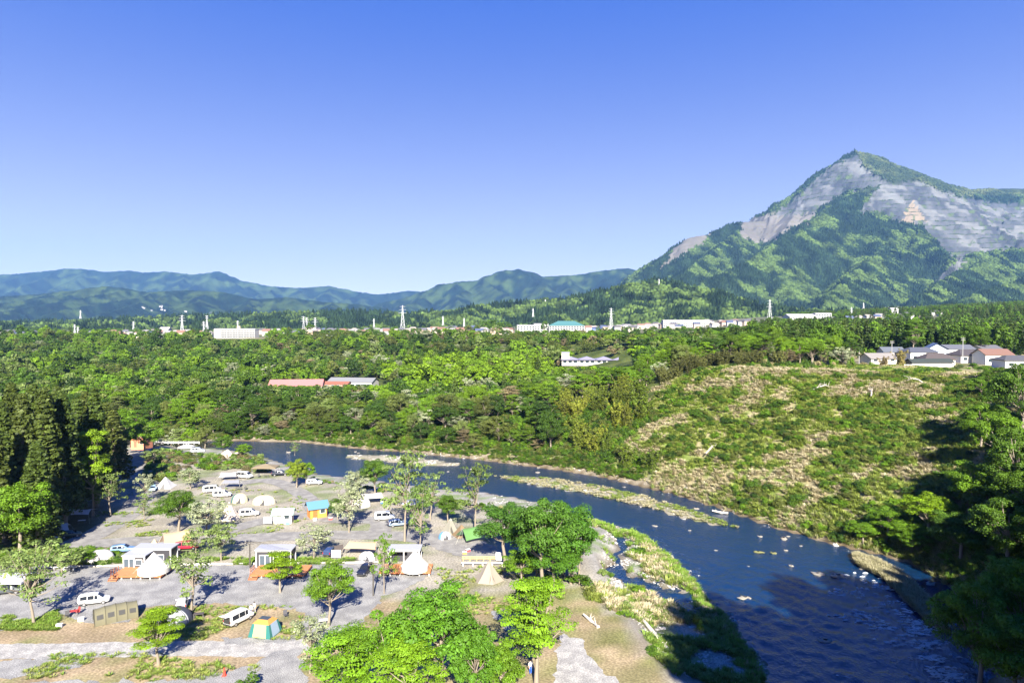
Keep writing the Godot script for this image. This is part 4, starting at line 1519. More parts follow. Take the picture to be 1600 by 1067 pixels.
	for isl in [1, 2]:
		var box := Rect2(islands[isl][0], Vector2.ZERO)
		for p in islands[isl]:
			box = box.expand(p)
		for i in 3600 if isl == 1 else 5000:
			var p := Vector2(R(box.position.x, box.end.x), R(box.position.y, box.end.y))
			if not Geometry2D.is_point_in_polygon(p, islands[isl]):
				continue
			var at := Vector3(p.x, WATER + 0.2, -p.y)
			if isl == 1 and nz.get_noise_2d(p.x * 0.09, p.y * 0.09) > 0.12:
				fresh.append([at, R(0.25, 0.5), R(0.8, 1.4), Color(0.17, 0.23, 0.05)])
			else:
				reeds.append([at, R(0.25, 0.6) if isl == 1 else R(0.5, 1.1), R(0.8, 1.4), Color(0.40, 0.36, 0.27).lerp(Color(0.32, 0.31, 0.18), rng.randf())])
	# bar edges
	for i in 1100:
		var t := rng.randf()
		var line := [[921, 815], [940, 818], [968, 830], [986, 829], [1015, 845], [1045, 870], [1072, 898], [1090, 918], [1108, 945], [1130, 965], [1155, 1002], [1190, 1060]]
		var f := t * (line.size() - 1.001)
		var a: Array = line[int(f)]
		var b: Array = line[int(f) + 1]
		var at := px(lerpf(a[0], b[0], f - int(f)) - absf(rng.randfn()) * 8.0 + 2.0, lerpf(a[1], b[1], f - int(f)) + R(-4, 6), -2.6)
		at.y = gh(at.x, -at.z) - 0.03
		if at.y < WATER - 0.3:
			continue
		if rng.randf() < 0.22:
			reeds.append([at, R(0.4, 0.9), R(0.7, 1.2), Color(0.36, 0.32, 0.23)])
		else:
			fresh.append([at, R(0.4, 1.0), R(1.0, 1.7), Color(0.14, 0.26, 0.03).lerp(Color(0.2, 0.30, 0.05), rng.randf())])
	for i in 3600:
		var at := px(R(915, 1195), R(815, 1067), -2.0)
		var y := gh(at.x, -at.z)
		if y < WATER + 0.1 or near_line(Vector2(at.x, -at.z), LB) > near_line(Vector2(at.x, -at.z), RB):
			continue
		at.y = y - 0.03
		if y > -0.5:
			continue
		if nz.get_noise_2d(at.x * 0.14 + 3.0, at.z * 0.14) > (0.16 if -at.z > 112.0 else -0.05):
			fresh.append([at, R(0.3, 0.9), R(0.9, 1.7), Color(0.12, 0.22, 0.03).lerp(Color(0.2, 0.27, 0.06), rng.randf())])
	for i in 900:
		var kk := rng.randi_range(4, 18)
		var a := RB[kk].lerp(RB[kk + 1], rng.randf())
		var at := Vector3(a.x + R(-2, 6), 0, -a.y - R(-1, 5))
		at.y = gh(at.x, -at.z)
		if at.y < WATER + 0.05 or at.y > 4.0:
			continue
		reeds.append([at, R(0.5, 1.3), R(1.0, 1.9), Color(0.36, 0.33, 0.20).lerp(Color(0.17, 0.25, 0.05), rng.randf())])
	spread("reeds", "tuft", reeds, "straw coloured reeds on the river islands and banks", "reeds")
	spread("bank_grass", "grass", fresh, "fresh green grass along the gravel bar", "grass")
	# bank shrubs
	var sh := []
	for i in 90:
		var at := px(R(925, 1180), R(880, 1067), -1.5)
		at.y = gh(at.x, -at.z)
		if at.y < WATER + 0.2 or near_line(Vector2(at.x, -at.z), LB) > 40.0:
			continue
		if at.y > -0.3 or nz.get_noise_2d(at.x * 0.1, at.z * 0.1) < -0.05:
			continue
		sh.append([at, R(0.6, 1.7), R(1.4, 3.0), [FRESH, GREEN, PALE][rng.randi() % 3]])
	for i in 140:
		var u := R(380, 900)
		var at := px(u, lerpf(722, 806, clampf((u - 400) / 500.0, 0, 1)) + R(4, 14), 0.0)
		at.y = gh(at.x, -at.z)
		sh.append([at, R(0.5, 1.5), R(1.4, 2.8), [OLIVE, FRESH, Color(0.35, 0.31, 0.2), PALE][rng.randi() % 4]])
	spread("bank_scrub", "bush", sh, "low shrubs along the near river bank", "shrubs")
	# foam
	var fm := MB.new()
	var ring := []
	for j in 10:
		var a := TAU * j / 10.0
		var rr := 0.5 * (0.7 + 0.5 * nz.get_noise_2d(j * 3.1, 4.0))
		ring.append(Vector3(cos(a) * rr, -0.05, sin(a) * rr))
	for j in 10:
		fm.tri(Vector3(0, 0.1, 0), ring[j], ring[(j + 1) % 10])
	var fx := []
	for i in 150:
		var u := R(1250, 1560)
		var v := R(915, 1067)
		var at := px(u, v, WATER)
		if gh(at.x, -at.z) > WATER - 0.1:
			continue
		var n := flow_noise(at.x, -at.z)
		var right := clampf((u - (1180.0 + (v - 860.0) * 1.0)) / 220.0, 0.0, 1.0)
		if n < 0.34 - 0.30 * right or nz2.get_noise_2d(at.x * 0.2, at.z * 0.2) < -0.02:
			continue
		at.y = WATER + 0.10
		fx.append(Transform3D(Basis(Vector3.UP, -0.25 + R(-0.3, 0.3)).scaled_local(Vector3(R(0.4, 1.9), R(0.5, 1.2), R(0.07, 0.2))), at))
	for c in [[1345, 898, 3], [1362, 908, 5], [1378, 918, 8], [1340, 926, 8], [1330, 961, 12], [1352, 968, 10], [1380, 980, 12], [1412, 958, 10], [1425, 975, 16], [1442, 985, 20], [1450, 1008, 26], [1462, 1030, 20], [1430, 990, 14], [1480, 1055, 18], [1405, 1003, 8], [1310, 925, 6], [1490, 1062, 12], [1470, 1048, 14], [1390, 940, 8]]:
		for j in c[2] * 2:
			var at := px(c[0] + rng.randfn() * 13.0, c[1] + rng.randfn() * 3.5, WATER)
			if gh(at.x, -at.z) > WATER:
				continue
			at.y = WATER + 0.1
			fx.append(Transform3D(Basis(Vector3.UP, -0.3 + R(-0.35, 0.35)).scaled_local(Vector3(R(0.3, 1.5), R(0.6, 1.8), R(0.07, 0.26))), at))
	copies("foam", fm.mesh(), mat(lin(0.5, 0.54, 0.58), 0.6), fx, [], "white foam flecks on the rapids of the river", "foam")

# ---------- town
func gable(t: Node3D, l: float, w: float, h: float, rise: float, wall: Color, roof: Color, hip := 0.0, windows := true) -> void:
	# walls from y 0 to h, ridge along x
	var wm := MB.new()
	wm.box(Vector3(0, h / 2 - 0.5, 0), Vector3(l, h + 1.0, w))
	if hip <= 0.0:
		for s in [-1, 1]:
			wm.tri(Vector3(s * l / 2, h, -w / 2), Vector3(s * l / 2, h + rise, 0), Vector3(s * l / 2, h, w / 2))
	obj("wall", wm, mat(wall, 0.85), t)
	var rm := MB.new()
	var o := 0.5
	var e := h - rise * o / (w / 2)
	var th := 0.18
	var rx := l / 2 + o - hip
	for k in [0.0, th]:
		for s in [-1, 1]:
			rm.quad(Vector3(-l / 2 - o, e + k, s * (w / 2 + o)), Vector3(l / 2 + o, e + k, s * (w / 2 + o)), Vector3(rx, h + rise + k, 0), Vector3(-rx, h + rise + k, 0))
			if hip > 0.0:
				rm.tri(Vector3(s * (l / 2 + o), e + k, -w / 2 - o), Vector3(s * (l / 2 + o), e + k, w / 2 + o), Vector3(s * rx, h + rise + k, 0))
	for s in [-1, 1]:
		rm.quad(Vector3(-l / 2 - o, e, s * (w / 2 + o)), Vector3(l / 2 + o, e, s * (w / 2 + o)), Vector3(l / 2 + o, e + th, s * (w / 2 + o)), Vector3(-l / 2 - o, e + th, s * (w / 2 + o)))
	obj("roof", rm, mat(Color(roof.r * 0.55, roof.g * 0.55, roof.b * 0.55), 0.8), t)
	if windows:
		var n := maxi(2, int(l / 3.2))
		var floors := maxi(1, int(h / 2.7))
		for f in floors:
			for i in n:
				add_window(t, Vector3((i + 0.5) / n * l - l / 2, 1.5 + f * 2.7, w / 2), 2.5 if l > 16.0 else 1.5, 1.6 if l > 16.0 else 1.1)
func add_window(t: Node3D, at: Vector3, w: float, h: float) -> void:
	var fm := MB.new()
	fm.box(at + Vector3(0, 0, 0.03), Vector3(w + 0.16, h + 0.16, 0.1))
	var f := obj("window", fm, mat(lin(0.6, 0.6, 0.6), 0.6), t)
	var pm := MB.new()
	pm.box(at + Vector3(0, 0, 0.085), Vector3(w, h, 0.04))
	obj("pane", pm, mat(lin(0.03, 0.04, 0.05), 0.08), f)
func house(called: String, u: float, v: float, d: float, l: float, w: float, h: float, rise: float, wall: Color, roof: Color, turn: float, hip: float, label: String, group := "") -> Node3D:
	var p := pdep(u, v, d)
	p.y = gh(p.x, d) if d < 780.0 else terrace_y(p.x, d)
	var t := thing(called, label, "building", p, turn, group)
	gable(t, l, w, h, rise, wall, roof, hip)
	return t
func pylon(u: float, vt: float, vb: float, d: float, label: String, tower := false) -> void:
	var foot := pdep(u, vb, d)
	var top := pdep(u, vt, d).y
	foot.y = minf(foot.y, terrace_y(foot.x, d) if d < 1300.0 else foot.y)
	var h := top - foot.y
	var t := thing("pylon" if not tower else "telecom_mast", label, "pylon" if not tower else "mast", foot, 0.3)
	var m := mat(lin(0.56, 0.58, 0.62), 0.5, 0.3)
	var b := h * 0.09
	var r := maxf(0.12, d * 0.00022)
	for s in [[-1, -1], [1, -1], [1, 1], [-1, 1]]:
		var mb := MB.new()
		mb.tube([Vector3(s[0] * b, -2.0, s[1] * b), Vector3(s[0] * b * 0.35, h * 0.6, s[1] * b * 0.35), Vector3(s[0] * b * 0.08, h, s[1] * b * 0.08)], [r, r * 0.8, r * 0.6], 4)
		obj("leg", mb, m, t)
	var br := MB.new()
	var n := 7
	for i in n:
		var y0 := h * i / n
		var y1 := h * (i + 1) / n
		var w0 := b * lerpf(1.0, 0.35, minf(1.0, y0 / (h * 0.6))) * (1.0 if y0 < h * 0.6 else lerpf(1.0, 0.25, (y0 / h - 0.6) / 0.4))
		var w1 := b * lerpf(1.0, 0.35, minf(1.0, y1 / (h * 0.6))) * (1.0 if y1 < h * 0.6 else lerpf(1.0, 0.25, (y1 / h - 0.6) / 0.4))
		for z in [-1, 1]:
			br.tube([Vector3(-w0, y0, z * w0), Vector3(w1, y1, z * w1)], [r * 0.55, r * 0.55], 3)
			br.tube([Vector3(w0, y0, z * w0), Vector3(-w1, y1, z * w1)], [r * 0.55, r * 0.55], 3)
			br.tube([Vector3(-w0, y0, z * w0), Vector3(w0, y0, z * w0)], [r * 0.5, r * 0.5], 3)
	obj("bracing", br, m, t)
	if tower:
		for y in [0.86, 0.95]:
			var pm := MB.new()
			pm.lathe(Vector3(0, h * y, 0), [[0.4, 0], [1.8, 0.1], [1.8, 0.9], [0.4, 1.0]], 10)
			obj("platform", pm, m, t)
	else:
		for y in [0.72, 0.84, 0.95]:
			var am := MB.new()
			var a: float = h * 0.13 * (1.2 - 0.4 * (y - 0.72) / 0.23)
			am.tube([Vector3(-a, h * y, 0), Vector3(0, h * y + 0.5, 0), Vector3(a, h * y, 0)], [r * 0.5, r, r * 0.5], 4)
			obj("arm", am, m, t)
func utility_pole(at: Vector3, h: float, label: String, col: Color) -> void:
	var t := thing("utility_pole", label, "pole", at)
	var mb := MB.new()
	mb.tube([Vector3.ZERO, Vector3(0, h, 0)], [0.14, 0.10], 7)
	obj("post", mb, mat(col, 0.8), t)
	for y in [0.90, 0.97]:
		var c := MB.new()
		c.box(Vector3(0, h * y, 0.1), Vector3(1.5, 0.1, 0.1))
		var arm := obj("crossarm", c, mat(col, 0.8), t)
		for x in [-0.65, 0.0, 0.65]:
			var i := MB.new()
			i.tube([Vector3(x, h * y + 0.05, 0.1), Vector3(x, h * y + 0.25, 0.1)], [0.05, 0.05], 5)
			obj("insulator", i, mat(lin(0.25, 0.25, 0.25), 0.3), arm)
func build_town() -> void:
	var white := lin(0.38, 0.376, 0.37)
	# apartment block
	var p := pdep(370, 530, 760)
	p.y = gh(p.x, 760) - 0.5
	var t := thing("apartment_block", "long white five storey apartment block above the wooded bank", "building", p, -0.06)
	var L := 46.0
	var Hh := pdep(370, 514, 760).y - p.y
	var mb := MB.new()
	mb.box(Vector3(0, Hh / 2 - 1.0, 0), Vector3(L, Hh + 2.0, 10.0))
	obj("wall", mb, mat(lin(0.36, 0.356, 0.35), 0.8), t)
	mb = MB.new()
	mb.box(Vector3(0, Hh + 0.2, 0), Vector3(L + 0.6, 0.4, 11.4))
	obj("roof", mb, mat(lin(0.5, 0.5, 0.5), 0.8), t)
	mb = MB.new()
	mb.box(Vector3(-L * 0.42, Hh / 2 - 1.0, 5.8), Vector3(L * 0.16, Hh + 2.0, 2.2))
	obj("stair_tower", mb, mat(lin(0.42, 0.42, 0.41), 0.8), t)
	mb = MB.new()
	mb.box(Vector3(2, Hh + 1.8, 0), Vector3(2.6, 3.0, 3.0))
	obj("water_tank", mb, mat(lin(0.62, 0.50, 0.36), 0.8), t)
	for f in 5:
		var fy := Hh * (f + 0.1) / 5.0
		mb = MB.new()
		mb.box(Vector3(L * 0.08, fy + 0.5, 6.2), Vector3(L * 0.84, 1.0, 0.14))
		mb.box(Vector3(L * 0.08, fy - 0.02, 5.7), Vector3(L * 0.84, 0.14, 1.3))
		obj("balcony", mb, mat(white, 0.8), t)
		for i in 12:
			add_window(t, Vector3(L * (-0.30 + 0.76 * i / 11.0), fy + 1.45, 5.0), 2.0, 1.5)
	for i in 7:
		mb = MB.new()
		mb.box(Vector3(L * (-0.34 + 0.84 * i / 6.0), Hh / 2, 5.7), Vector3(0.25, Hh, 1.4))
		obj("party_wall", mb, mat(white, 0.8), t)
	# red roofed hall, grey roofed works, purple roofed centre
	house("hall", 464, 604, 390, 29, 12, 2.6, 3.2, lin(0.62, 0.56, 0.50), lin(0.52, 0.22, 0.21), 0.12, 0, "long hall with a faded red roof in the valley wood")
	house("works_building", 552, 601, 404, 27, 12, 3.4, 2.0, lin(0.36, 0.36, 0.36), lin(0.27, 0.28, 0.30), -0.15, 0, "pale grey roofed works building behind flowering trees")
	house("works_shed", 527, 604, 396, 14, 7, 2.6, 1.2, lin(0.42, 0.24, 0.18), lin(0.36, 0.14, 0.09), -0.1, 0, "low rust red shed between red hall and grey works")
	p = pdep(924, 575, 446)
	p.y = gh(p.x, 446) + 0.4
	t = thing("community_centre", "low white centre with three violet grey hipped roofs and a tower", "building", p, -0.05)
	for i in 4:
		var hx := -14.0 + i * 11.0
		mb = MB.new()
		mb.box(Vector3(hx, 0.2, 0), Vector3(10.8, 3.6, 12))
		var w := obj("wall", mb, mat(white, 0.8), t)
		mb = MB.new()
		for s in [0.0, 0.25]:
			var q := [Vector3(hx - 6, 2.0 + s, 7), Vector3(hx + 6, 2.0 + s, 7), Vector3(hx + 6, 2.0 + s, -7), Vector3(hx - 6, 2.0 + s, -7)]
			for j in 4:
				mb.tri(q[j], q[(j + 1) % 4], Vector3(hx, 4.0 + s, 0))
		obj("roof", mb, mat(lin(0.20, 0.19, 0.27), 0.5), t)
		for j in 3:
			mb = MB.new()
			mb.box(Vector3(hx - 3.4 + j * 3.4, 0.9, 6.05), Vector3(2.2, 1.2, 0.1))
			obj("window", mb, mat(lin(0.03, 0.04, 0.05), 0.1), w)
	mb = MB.new()
	mb.box(Vector3(-17, 2.6, 1), Vector3(5.0, 8.0, 5.0))
	obj("tower", mb, mat(white, 0.8), t)
	mb = MB.new()
	mb.box(Vector3(-17, 6.8, 1), Vector3(5.6, 0.5, 5.6))
	obj("tower_roof", mb, mat(lin(0.22, 0.22, 0.28), 0.5), t)
	# school with teal roof and other large buildings: [u, row of foot, depth, length, width, wall height, rise, wall, roof, hip, label]
	for b in [[885, 518, 860, 44, 22, 8.5, 5.5, white, lin(0.07, 0.22, 0.24), 12.0, "wide white gymnasium with a teal hipped roof"], [822, 520, 860, 22, 12, 8.5, 1.0, white, lin(0.5, 0.5, 0.5), 0.0, "white school block beside the round trees"], [845, 519, 880, 18, 12, 10.0, 0.8, white, lin(0.55, 0.55, 0.55), 0.0, "white school block beside the teal roofed gymnasium"], [1068, 514, 1000, 62, 12, 10.0, 0.6, white, lin(0.6, 0.6, 0.6), 0.0, "very long white two storey building at the hill foot"], [1252, 502, 900, 40, 24, 9.0, 3.4, white, lin(0.62, 0.62, 0.64), 0.0, "large white factory hall with shallow gable above conifers"], [1284, 503, 900, 20, 16, 12.0, 0.5, white, lin(0.6, 0.6, 0.6), 0.0, "white block annex beside the factory hall"], [112, 541, 560, 16, 10, 4.0, 1.5, lin(0.45, 0.50, 0.62), lin(0.16, 0.24, 0.50), 0.0, "small building with a blue roof in the wooded bank"], [487, 512, 900, 14, 10, 10.0, 0.5, lin(0.66, 0.56, 0.54), lin(0.6, 0.6, 0.6), 0.0, "pinkish white plant building between two masts"], [258, 517, 860, 11, 10, 9.0, 3.0, white, lin(0.6, 0.58, 0.6), 0.0, "white gabled house standing beside the tall pylon"], [205, 520, 840, 40, 10, 5.0, 0.6, lin(0.62, 0.52, 0.45), lin(0.58, 0.52, 0.46), 0.0, "long low beige shed near the wooded bank"], [1396, 501, 900, 9, 8, 13.0, 1.6, white, lin(0.66, 0.66, 0.66), 0.0, "white silo like tower block above conifers"], [930, 516, 950, 16, 10, 5.0, 1.2, lin(0.09, 0.13, 0.34), lin(0.07, 0.09, 0.22), 0.0, "low dark blue building among the town roofs"]]:
		var n := house("town_building", b[0], b[1], b[2], b[3], b[4], b[5], b[6], b[7], b[8], R(-0.1, 0.1), b[9], b[10])
	# small houses of the town
	var roofs := [lin(0.16, 0.16, 0.20), lin(0.10, 0.13, 0.24), lin(0.30, 0.17, 0.13), lin(0.34, 0.33, 0.34), lin(0.12, 0.12, 0.13), lin(0.42, 0.38, 0.34)]
	var walls := [white, lin(0.38, 0.34, 0.29), lin(0.30, 0.305, 0.315), lin(0.36, 0.28, 0.22)]
	var i := 0
	for band in [[140, 340, 26, 760, 1000], [405, 640, 34, 760, 1050], [640, 800, 20, 740, 1000], [905, 1175, 40, 900, 1150], [1290, 1480, 16, 850, 1000], [5, 60, 5, 760, 900], [700, 780, 6, 700, 760]]:
		for k in band[2]:
			var u := lerpf(band[0], band[1], (k + R(0.1, 0.9)) / band[2])
			var d := R(band[3], band[4])
			var pp := pdep(u, 515, d)
			pp.y = terrace_y(pp.x, d) - 0.2
			var hh := R(4.5, 6.5)
			var hs := thing("town_house", "", "house", pp, R(-0.3, 0.3))
			var wi := rng.randi() % 4
			var ri := rng.randi() % 6
			var look: String = "small %s house with %s roof among the town houses" % [["white", "cream", "pale grey", "tan"][wi], ["a slate", "a navy", "a rust brown", "a light grey", "a black", "a beige"][ri]]
			tag(hs, look, "house", "town houses: " + look)
			gable(hs, R(8, 13), R(7, 9), hh, R(1.6, 2.6), walls[wi], roofs[ri], 0.0 if rng.randf() < 0.5 else 3.0, false)
	# hillside houses far away
	for k in 12:
		var u := R(222, 262) if k < 9 else R(270, 330)
		var v := R(474, 484) if k < 9 else R(478, 490)
		var pp := Vector3.ZERO
		var best := 1e9
		for p0 in foothill:
			if -p0.z > 5600.0:
				continue
			var e := to_pix(p0).distance_squared_to(Vector2(u, v + 3.0))
			if e < best:
				best = e
				pp = p0
		var hs := thing("hillside_house", "tiny white house on the far wooded foothill", "house", pp, R(-0.5, 0.5), "houses on the far foothill")
		gable(hs, R(10, 18), 9, R(6, 9), 3, lin(0.3, 0.3, 0.3), lin(0.2, 0.2, 0.22), 0.0, false)
	# houses at the edge of the terrace
	var list := [
		[1372, 566, 250, 12, 8, 3.0, 2.2, lin(0.60, 0.58, 0.54), lin(0.30, 0.28, 0.27), 0.15, 0.0, "pale bungalow with a brown roof beside dry bamboo"],
		[1392, 562, 270, 9, 8, 4.6, 2.2, lin(0.50, 0.47, 0.45), lin(0.14, 0.16, 0.20), -0.1, 0.0, "grey house half hidden behind the dry bamboo"],
		[1435, 566, 262, 13, 8, 5.2, 2.0, lin(0.62, 0.61, 0.60), lin(0.09, 0.10, 0.14), 0.1, 2.5, "white house with a dark slate roof beside dry bamboo"],
		[1462, 562, 275, 10, 8, 6.0, 2.8, lin(0.50, 0.58, 0.68), lin(0.10, 0.17, 0.36), 1.2, 0.0, "pale blue house with a blue gabled roof"],
		[1462, 572, 246, 12, 8, 3.2, 2.4, lin(0.45, 0.40, 0.36), lin(0.10, 0.08, 0.08), -0.05, 3.0, "low old house with a dark brown tiled roof"],
		[1492, 560, 285, 14, 8, 5.6, 2.0, lin(0.60, 0.60, 0.60), lin(0.13, 0.14, 0.18), 0.0, 0.0, "long house with a charcoal roof behind the pole"],
		[1510, 570, 256, 12, 9, 4.2, 2.4, lin(0.62, 0.60, 0.58), lin(0.08, 0.07, 0.08), 0.1, 3.0, "house with a black hipped roof beside the utility pole"],
		[1551, 571, 248, 12, 8, 5.4, 2.4, lin(0.68, 0.65, 0.58), lin(0.24, 0.13, 0.10), 0.05, 0.0, "cream two storey house with a red brown roof"],
		[1588, 577, 228, 13, 9, 4.2, 1.8, lin(0.55, 0.55, 0.56), lin(0.10, 0.10, 0.12), -0.1, 3.0, "grey house with a dark low roof by the shaded trees"],
		[1540, 563, 300, 12, 8, 5.0, 2.0, lin(0.58, 0.58, 0.58), lin(0.14, 0.14, 0.17), 0.2, 0.0, "house with a dark roof behind the cream house"]]
	for b in list:
		house("terrace_house", b[0], b[1], b[2], b[3] * 0.85, b[4] * 0.85, b[5] * 0.68, b[6] * 0.72, b[7], b[8], b[9], b[10], b[11])
	# long low shed with pale fence
	var q := pdep(1452, 577, 236)
	q.y = gh(q.x, 236)
	t = thing("long_shed", "long low shed with a dark roof below the terrace houses", "shed", q, 0.02)
	gable(t, 14.0, 4.0, 1.7, 0.9, lin(0.35, 0.35, 0.35), lin(0.045, 0.06, 0.055), 0.0, false)
	q = pdep(1452, 580, 232.5)
	q.y = gh(q.x, 232.5)
	t = thing("white_fence", "pale post and rail fence in front of the long shed", "fence", q, 0.02)
	for k in 15:
		mb = MB.new()
		mb.box(Vector3(-8.4 + k * 1.2, 0.45, 0), Vector3(0.09, 1.3, 0.09))
		obj("post", mb, mat(lin(0.7, 0.7, 0.7), 0.6), t)
	for y in [0.45, 0.95]:
		mb = MB.new()
		mb.box(Vector3(0, y, 0.07), Vector3(17.0, 0.09, 0.04))
		obj("rail", mb, mat(lin(0.7, 0.7, 0.7), 0.6), t)
	for u in [[1343, 552, 245, 5.8, "utility pole beside the brown roofed bungalow"], [1394, 556, 255, 8.0, "utility pole behind the dry bamboo clump"], [1505, 566, 250, 9.5, "tall pale utility pole among the terrace houses"]]:
		var at := pdep(u[0], 560, u[2])
		at.y = gh(at.x, u[2])
		utility_pole(at, u[3], u[4], lin(0.26, 0.26, 0.26))
	var bm := pdep(1408, 575, 236)
	bm.y = gh(bm.x, 236)
	grow("dry_bamboo", "bamboo", bm, 7.0, 5.4, Color(0.36, 0.30, 0.13), "tall straw coloured bamboo clump in front of the terrace houses", "bamboo")
	bm = pdep(1382, 575, 238)
	bm.y = gh(bm.x, 238)
	grow("dry_bamboo", "bamboo", bm, 4.0, 4.6, Color(0.30, 0.23, 0.13), "short brown bamboo clump beside the brown roofed bungalow", "bamboo")
	# pylons
	var far_ := 0
	for y in [[629, 477, 513, 950, "tall steel pylon standing behind the dark wooded bank"], [955, 481, 512, 1100, "steel pylon in front of the conifer hill"], [1203, 468, 508, 1000, "steel pylon at the end of the conifer belt"], [284, 492, 520, 900, "steel pylon beside the white gabled house"], [318, 502, 521, 900, "short pylon beside the telecom mast"], [208, 502, 520, 1200, "thin pylon behind the beige shed"], [116, 507, 522, 1000, "thin pylon above the blue roofed building"], [121, 511, 527, 1000, "small mast above the blue roofed building"], [371, 501, 518, 1500, "far pylon rising behind the apartment block"], [474, 494, 512, 950, "slender mast beside the pinkish plant building"], [479, 496, 512, 960, "second slender mast beside the pinkish plant building"], [492, 496, 510, 970, "mast behind the pinkish plant building"], [584, 498, 510, 1300, "small far pylon among town roofs"], [692, 494, 507, 1350, "small far pylon before the low hill"], [725, 497, 509, 1350, "small far pylon near the round trees"], [833, 482, 494, 1700, "small pylon standing on the conifer hill flank"], [852, 468, 478, 1950, "small pylon near the hill crest"], [1331, 480, 500, 1000, "thin pale mast above the conifer belt"], [1350, 473, 484, 1800, "small pylon on the mountain foot above the conifer belt"], [125, 485, 497, 2300, "tiny pylon on the low hill crest"], [1030, 436, 444, 1900, "tiny pylon on the round hill top"]]:
		pylon(y[0], y[1], y[2], y[3], y[4])
	pylon(323, 493, 520, 920, "grey telecom mast with round platforms near apartment block", true)
	# trees between the houses
	var txf := {}
	var tcs := {}
	for k in 900:
		var d := R(700, 1200)
		var u := R(-20, 1620)
		var pp := pdep(u, 515, d)
		pp.y = terrace_y(pp.x, d) - 0.6
		var hh := minf(R(4, 10), pdep(u, 504.0 + R(0, 11), d).y - pp.y)
		if hh < 2.5 or (u > 330 and u < 415) or (u > 790 and u < 930):
			continue
		add_copy(txf, tcs, "mid", pp, hh, hh * R(0.9, 1.4), GREEN.lerp(FRESH, R(0, 1)) * R(0.6, 1.1))
	for k in 5200:
		var d := R(620, 1380)
		var x := R(230, 1150)
		if x > 0.79 * d or x < 0.40 * d:
			continue
		var pp := Vector3(x, (gh(x, d) if d < 780.0 else terrace_y(x, d)) - 0.5, -d)
		var hh := R(8, 14)
		var qq := to_pix(pp + Vector3(0, hh, 0))
		if d < 930.0 and (qq.x > 1220 and qq.x < 1480):
			hh = minf(hh, pdep(qq.x, 497, d).y - pp.y)
		if hh < 3.0:
			continue
		if nz.get_noise_2d(x * 0.01, d * 0.01) > -0.05:
			add_copy(txf, tcs, "midcedar", pp, hh, hh * 0.42, CEDAR * R(0.7, 1.2))
		else:
			add_copy(txf, tcs, "mid", pp, hh, hh * R(0.8, 1.1), GREEN.lerp(FRESH, R(0, 1)) * R(0.6, 1.1))
	for key in txf:
		copies("town_wood", P[key.get_slice("|", 0)][int(key.get_slice("|", 1))].crown, leafy(Color(1, 1, 1), 0.5), txf[key], tcs[key], "scattered trees between the town houses and at the hill foot", "trees")
	# round trees of the town
	for b in [[772, 521, 496, 850, 34], [757, 521, 500, 840, 26], [790, 520, 500, 860, 26], [850, 519, 500, 840, 16], [762, 522, 505, 820, 22]]:
		var at := pdep(b[0], b[1], b[3])
		at.y = terrace_y(at.x, b[3])
		grow("town_tree", "mid", at, pdep(b[0], b[2], b[3]).y - at.y, b[4] / F * b[3], GREEN, "round green tree beside the white school blocks", "tree", "round trees by the school")

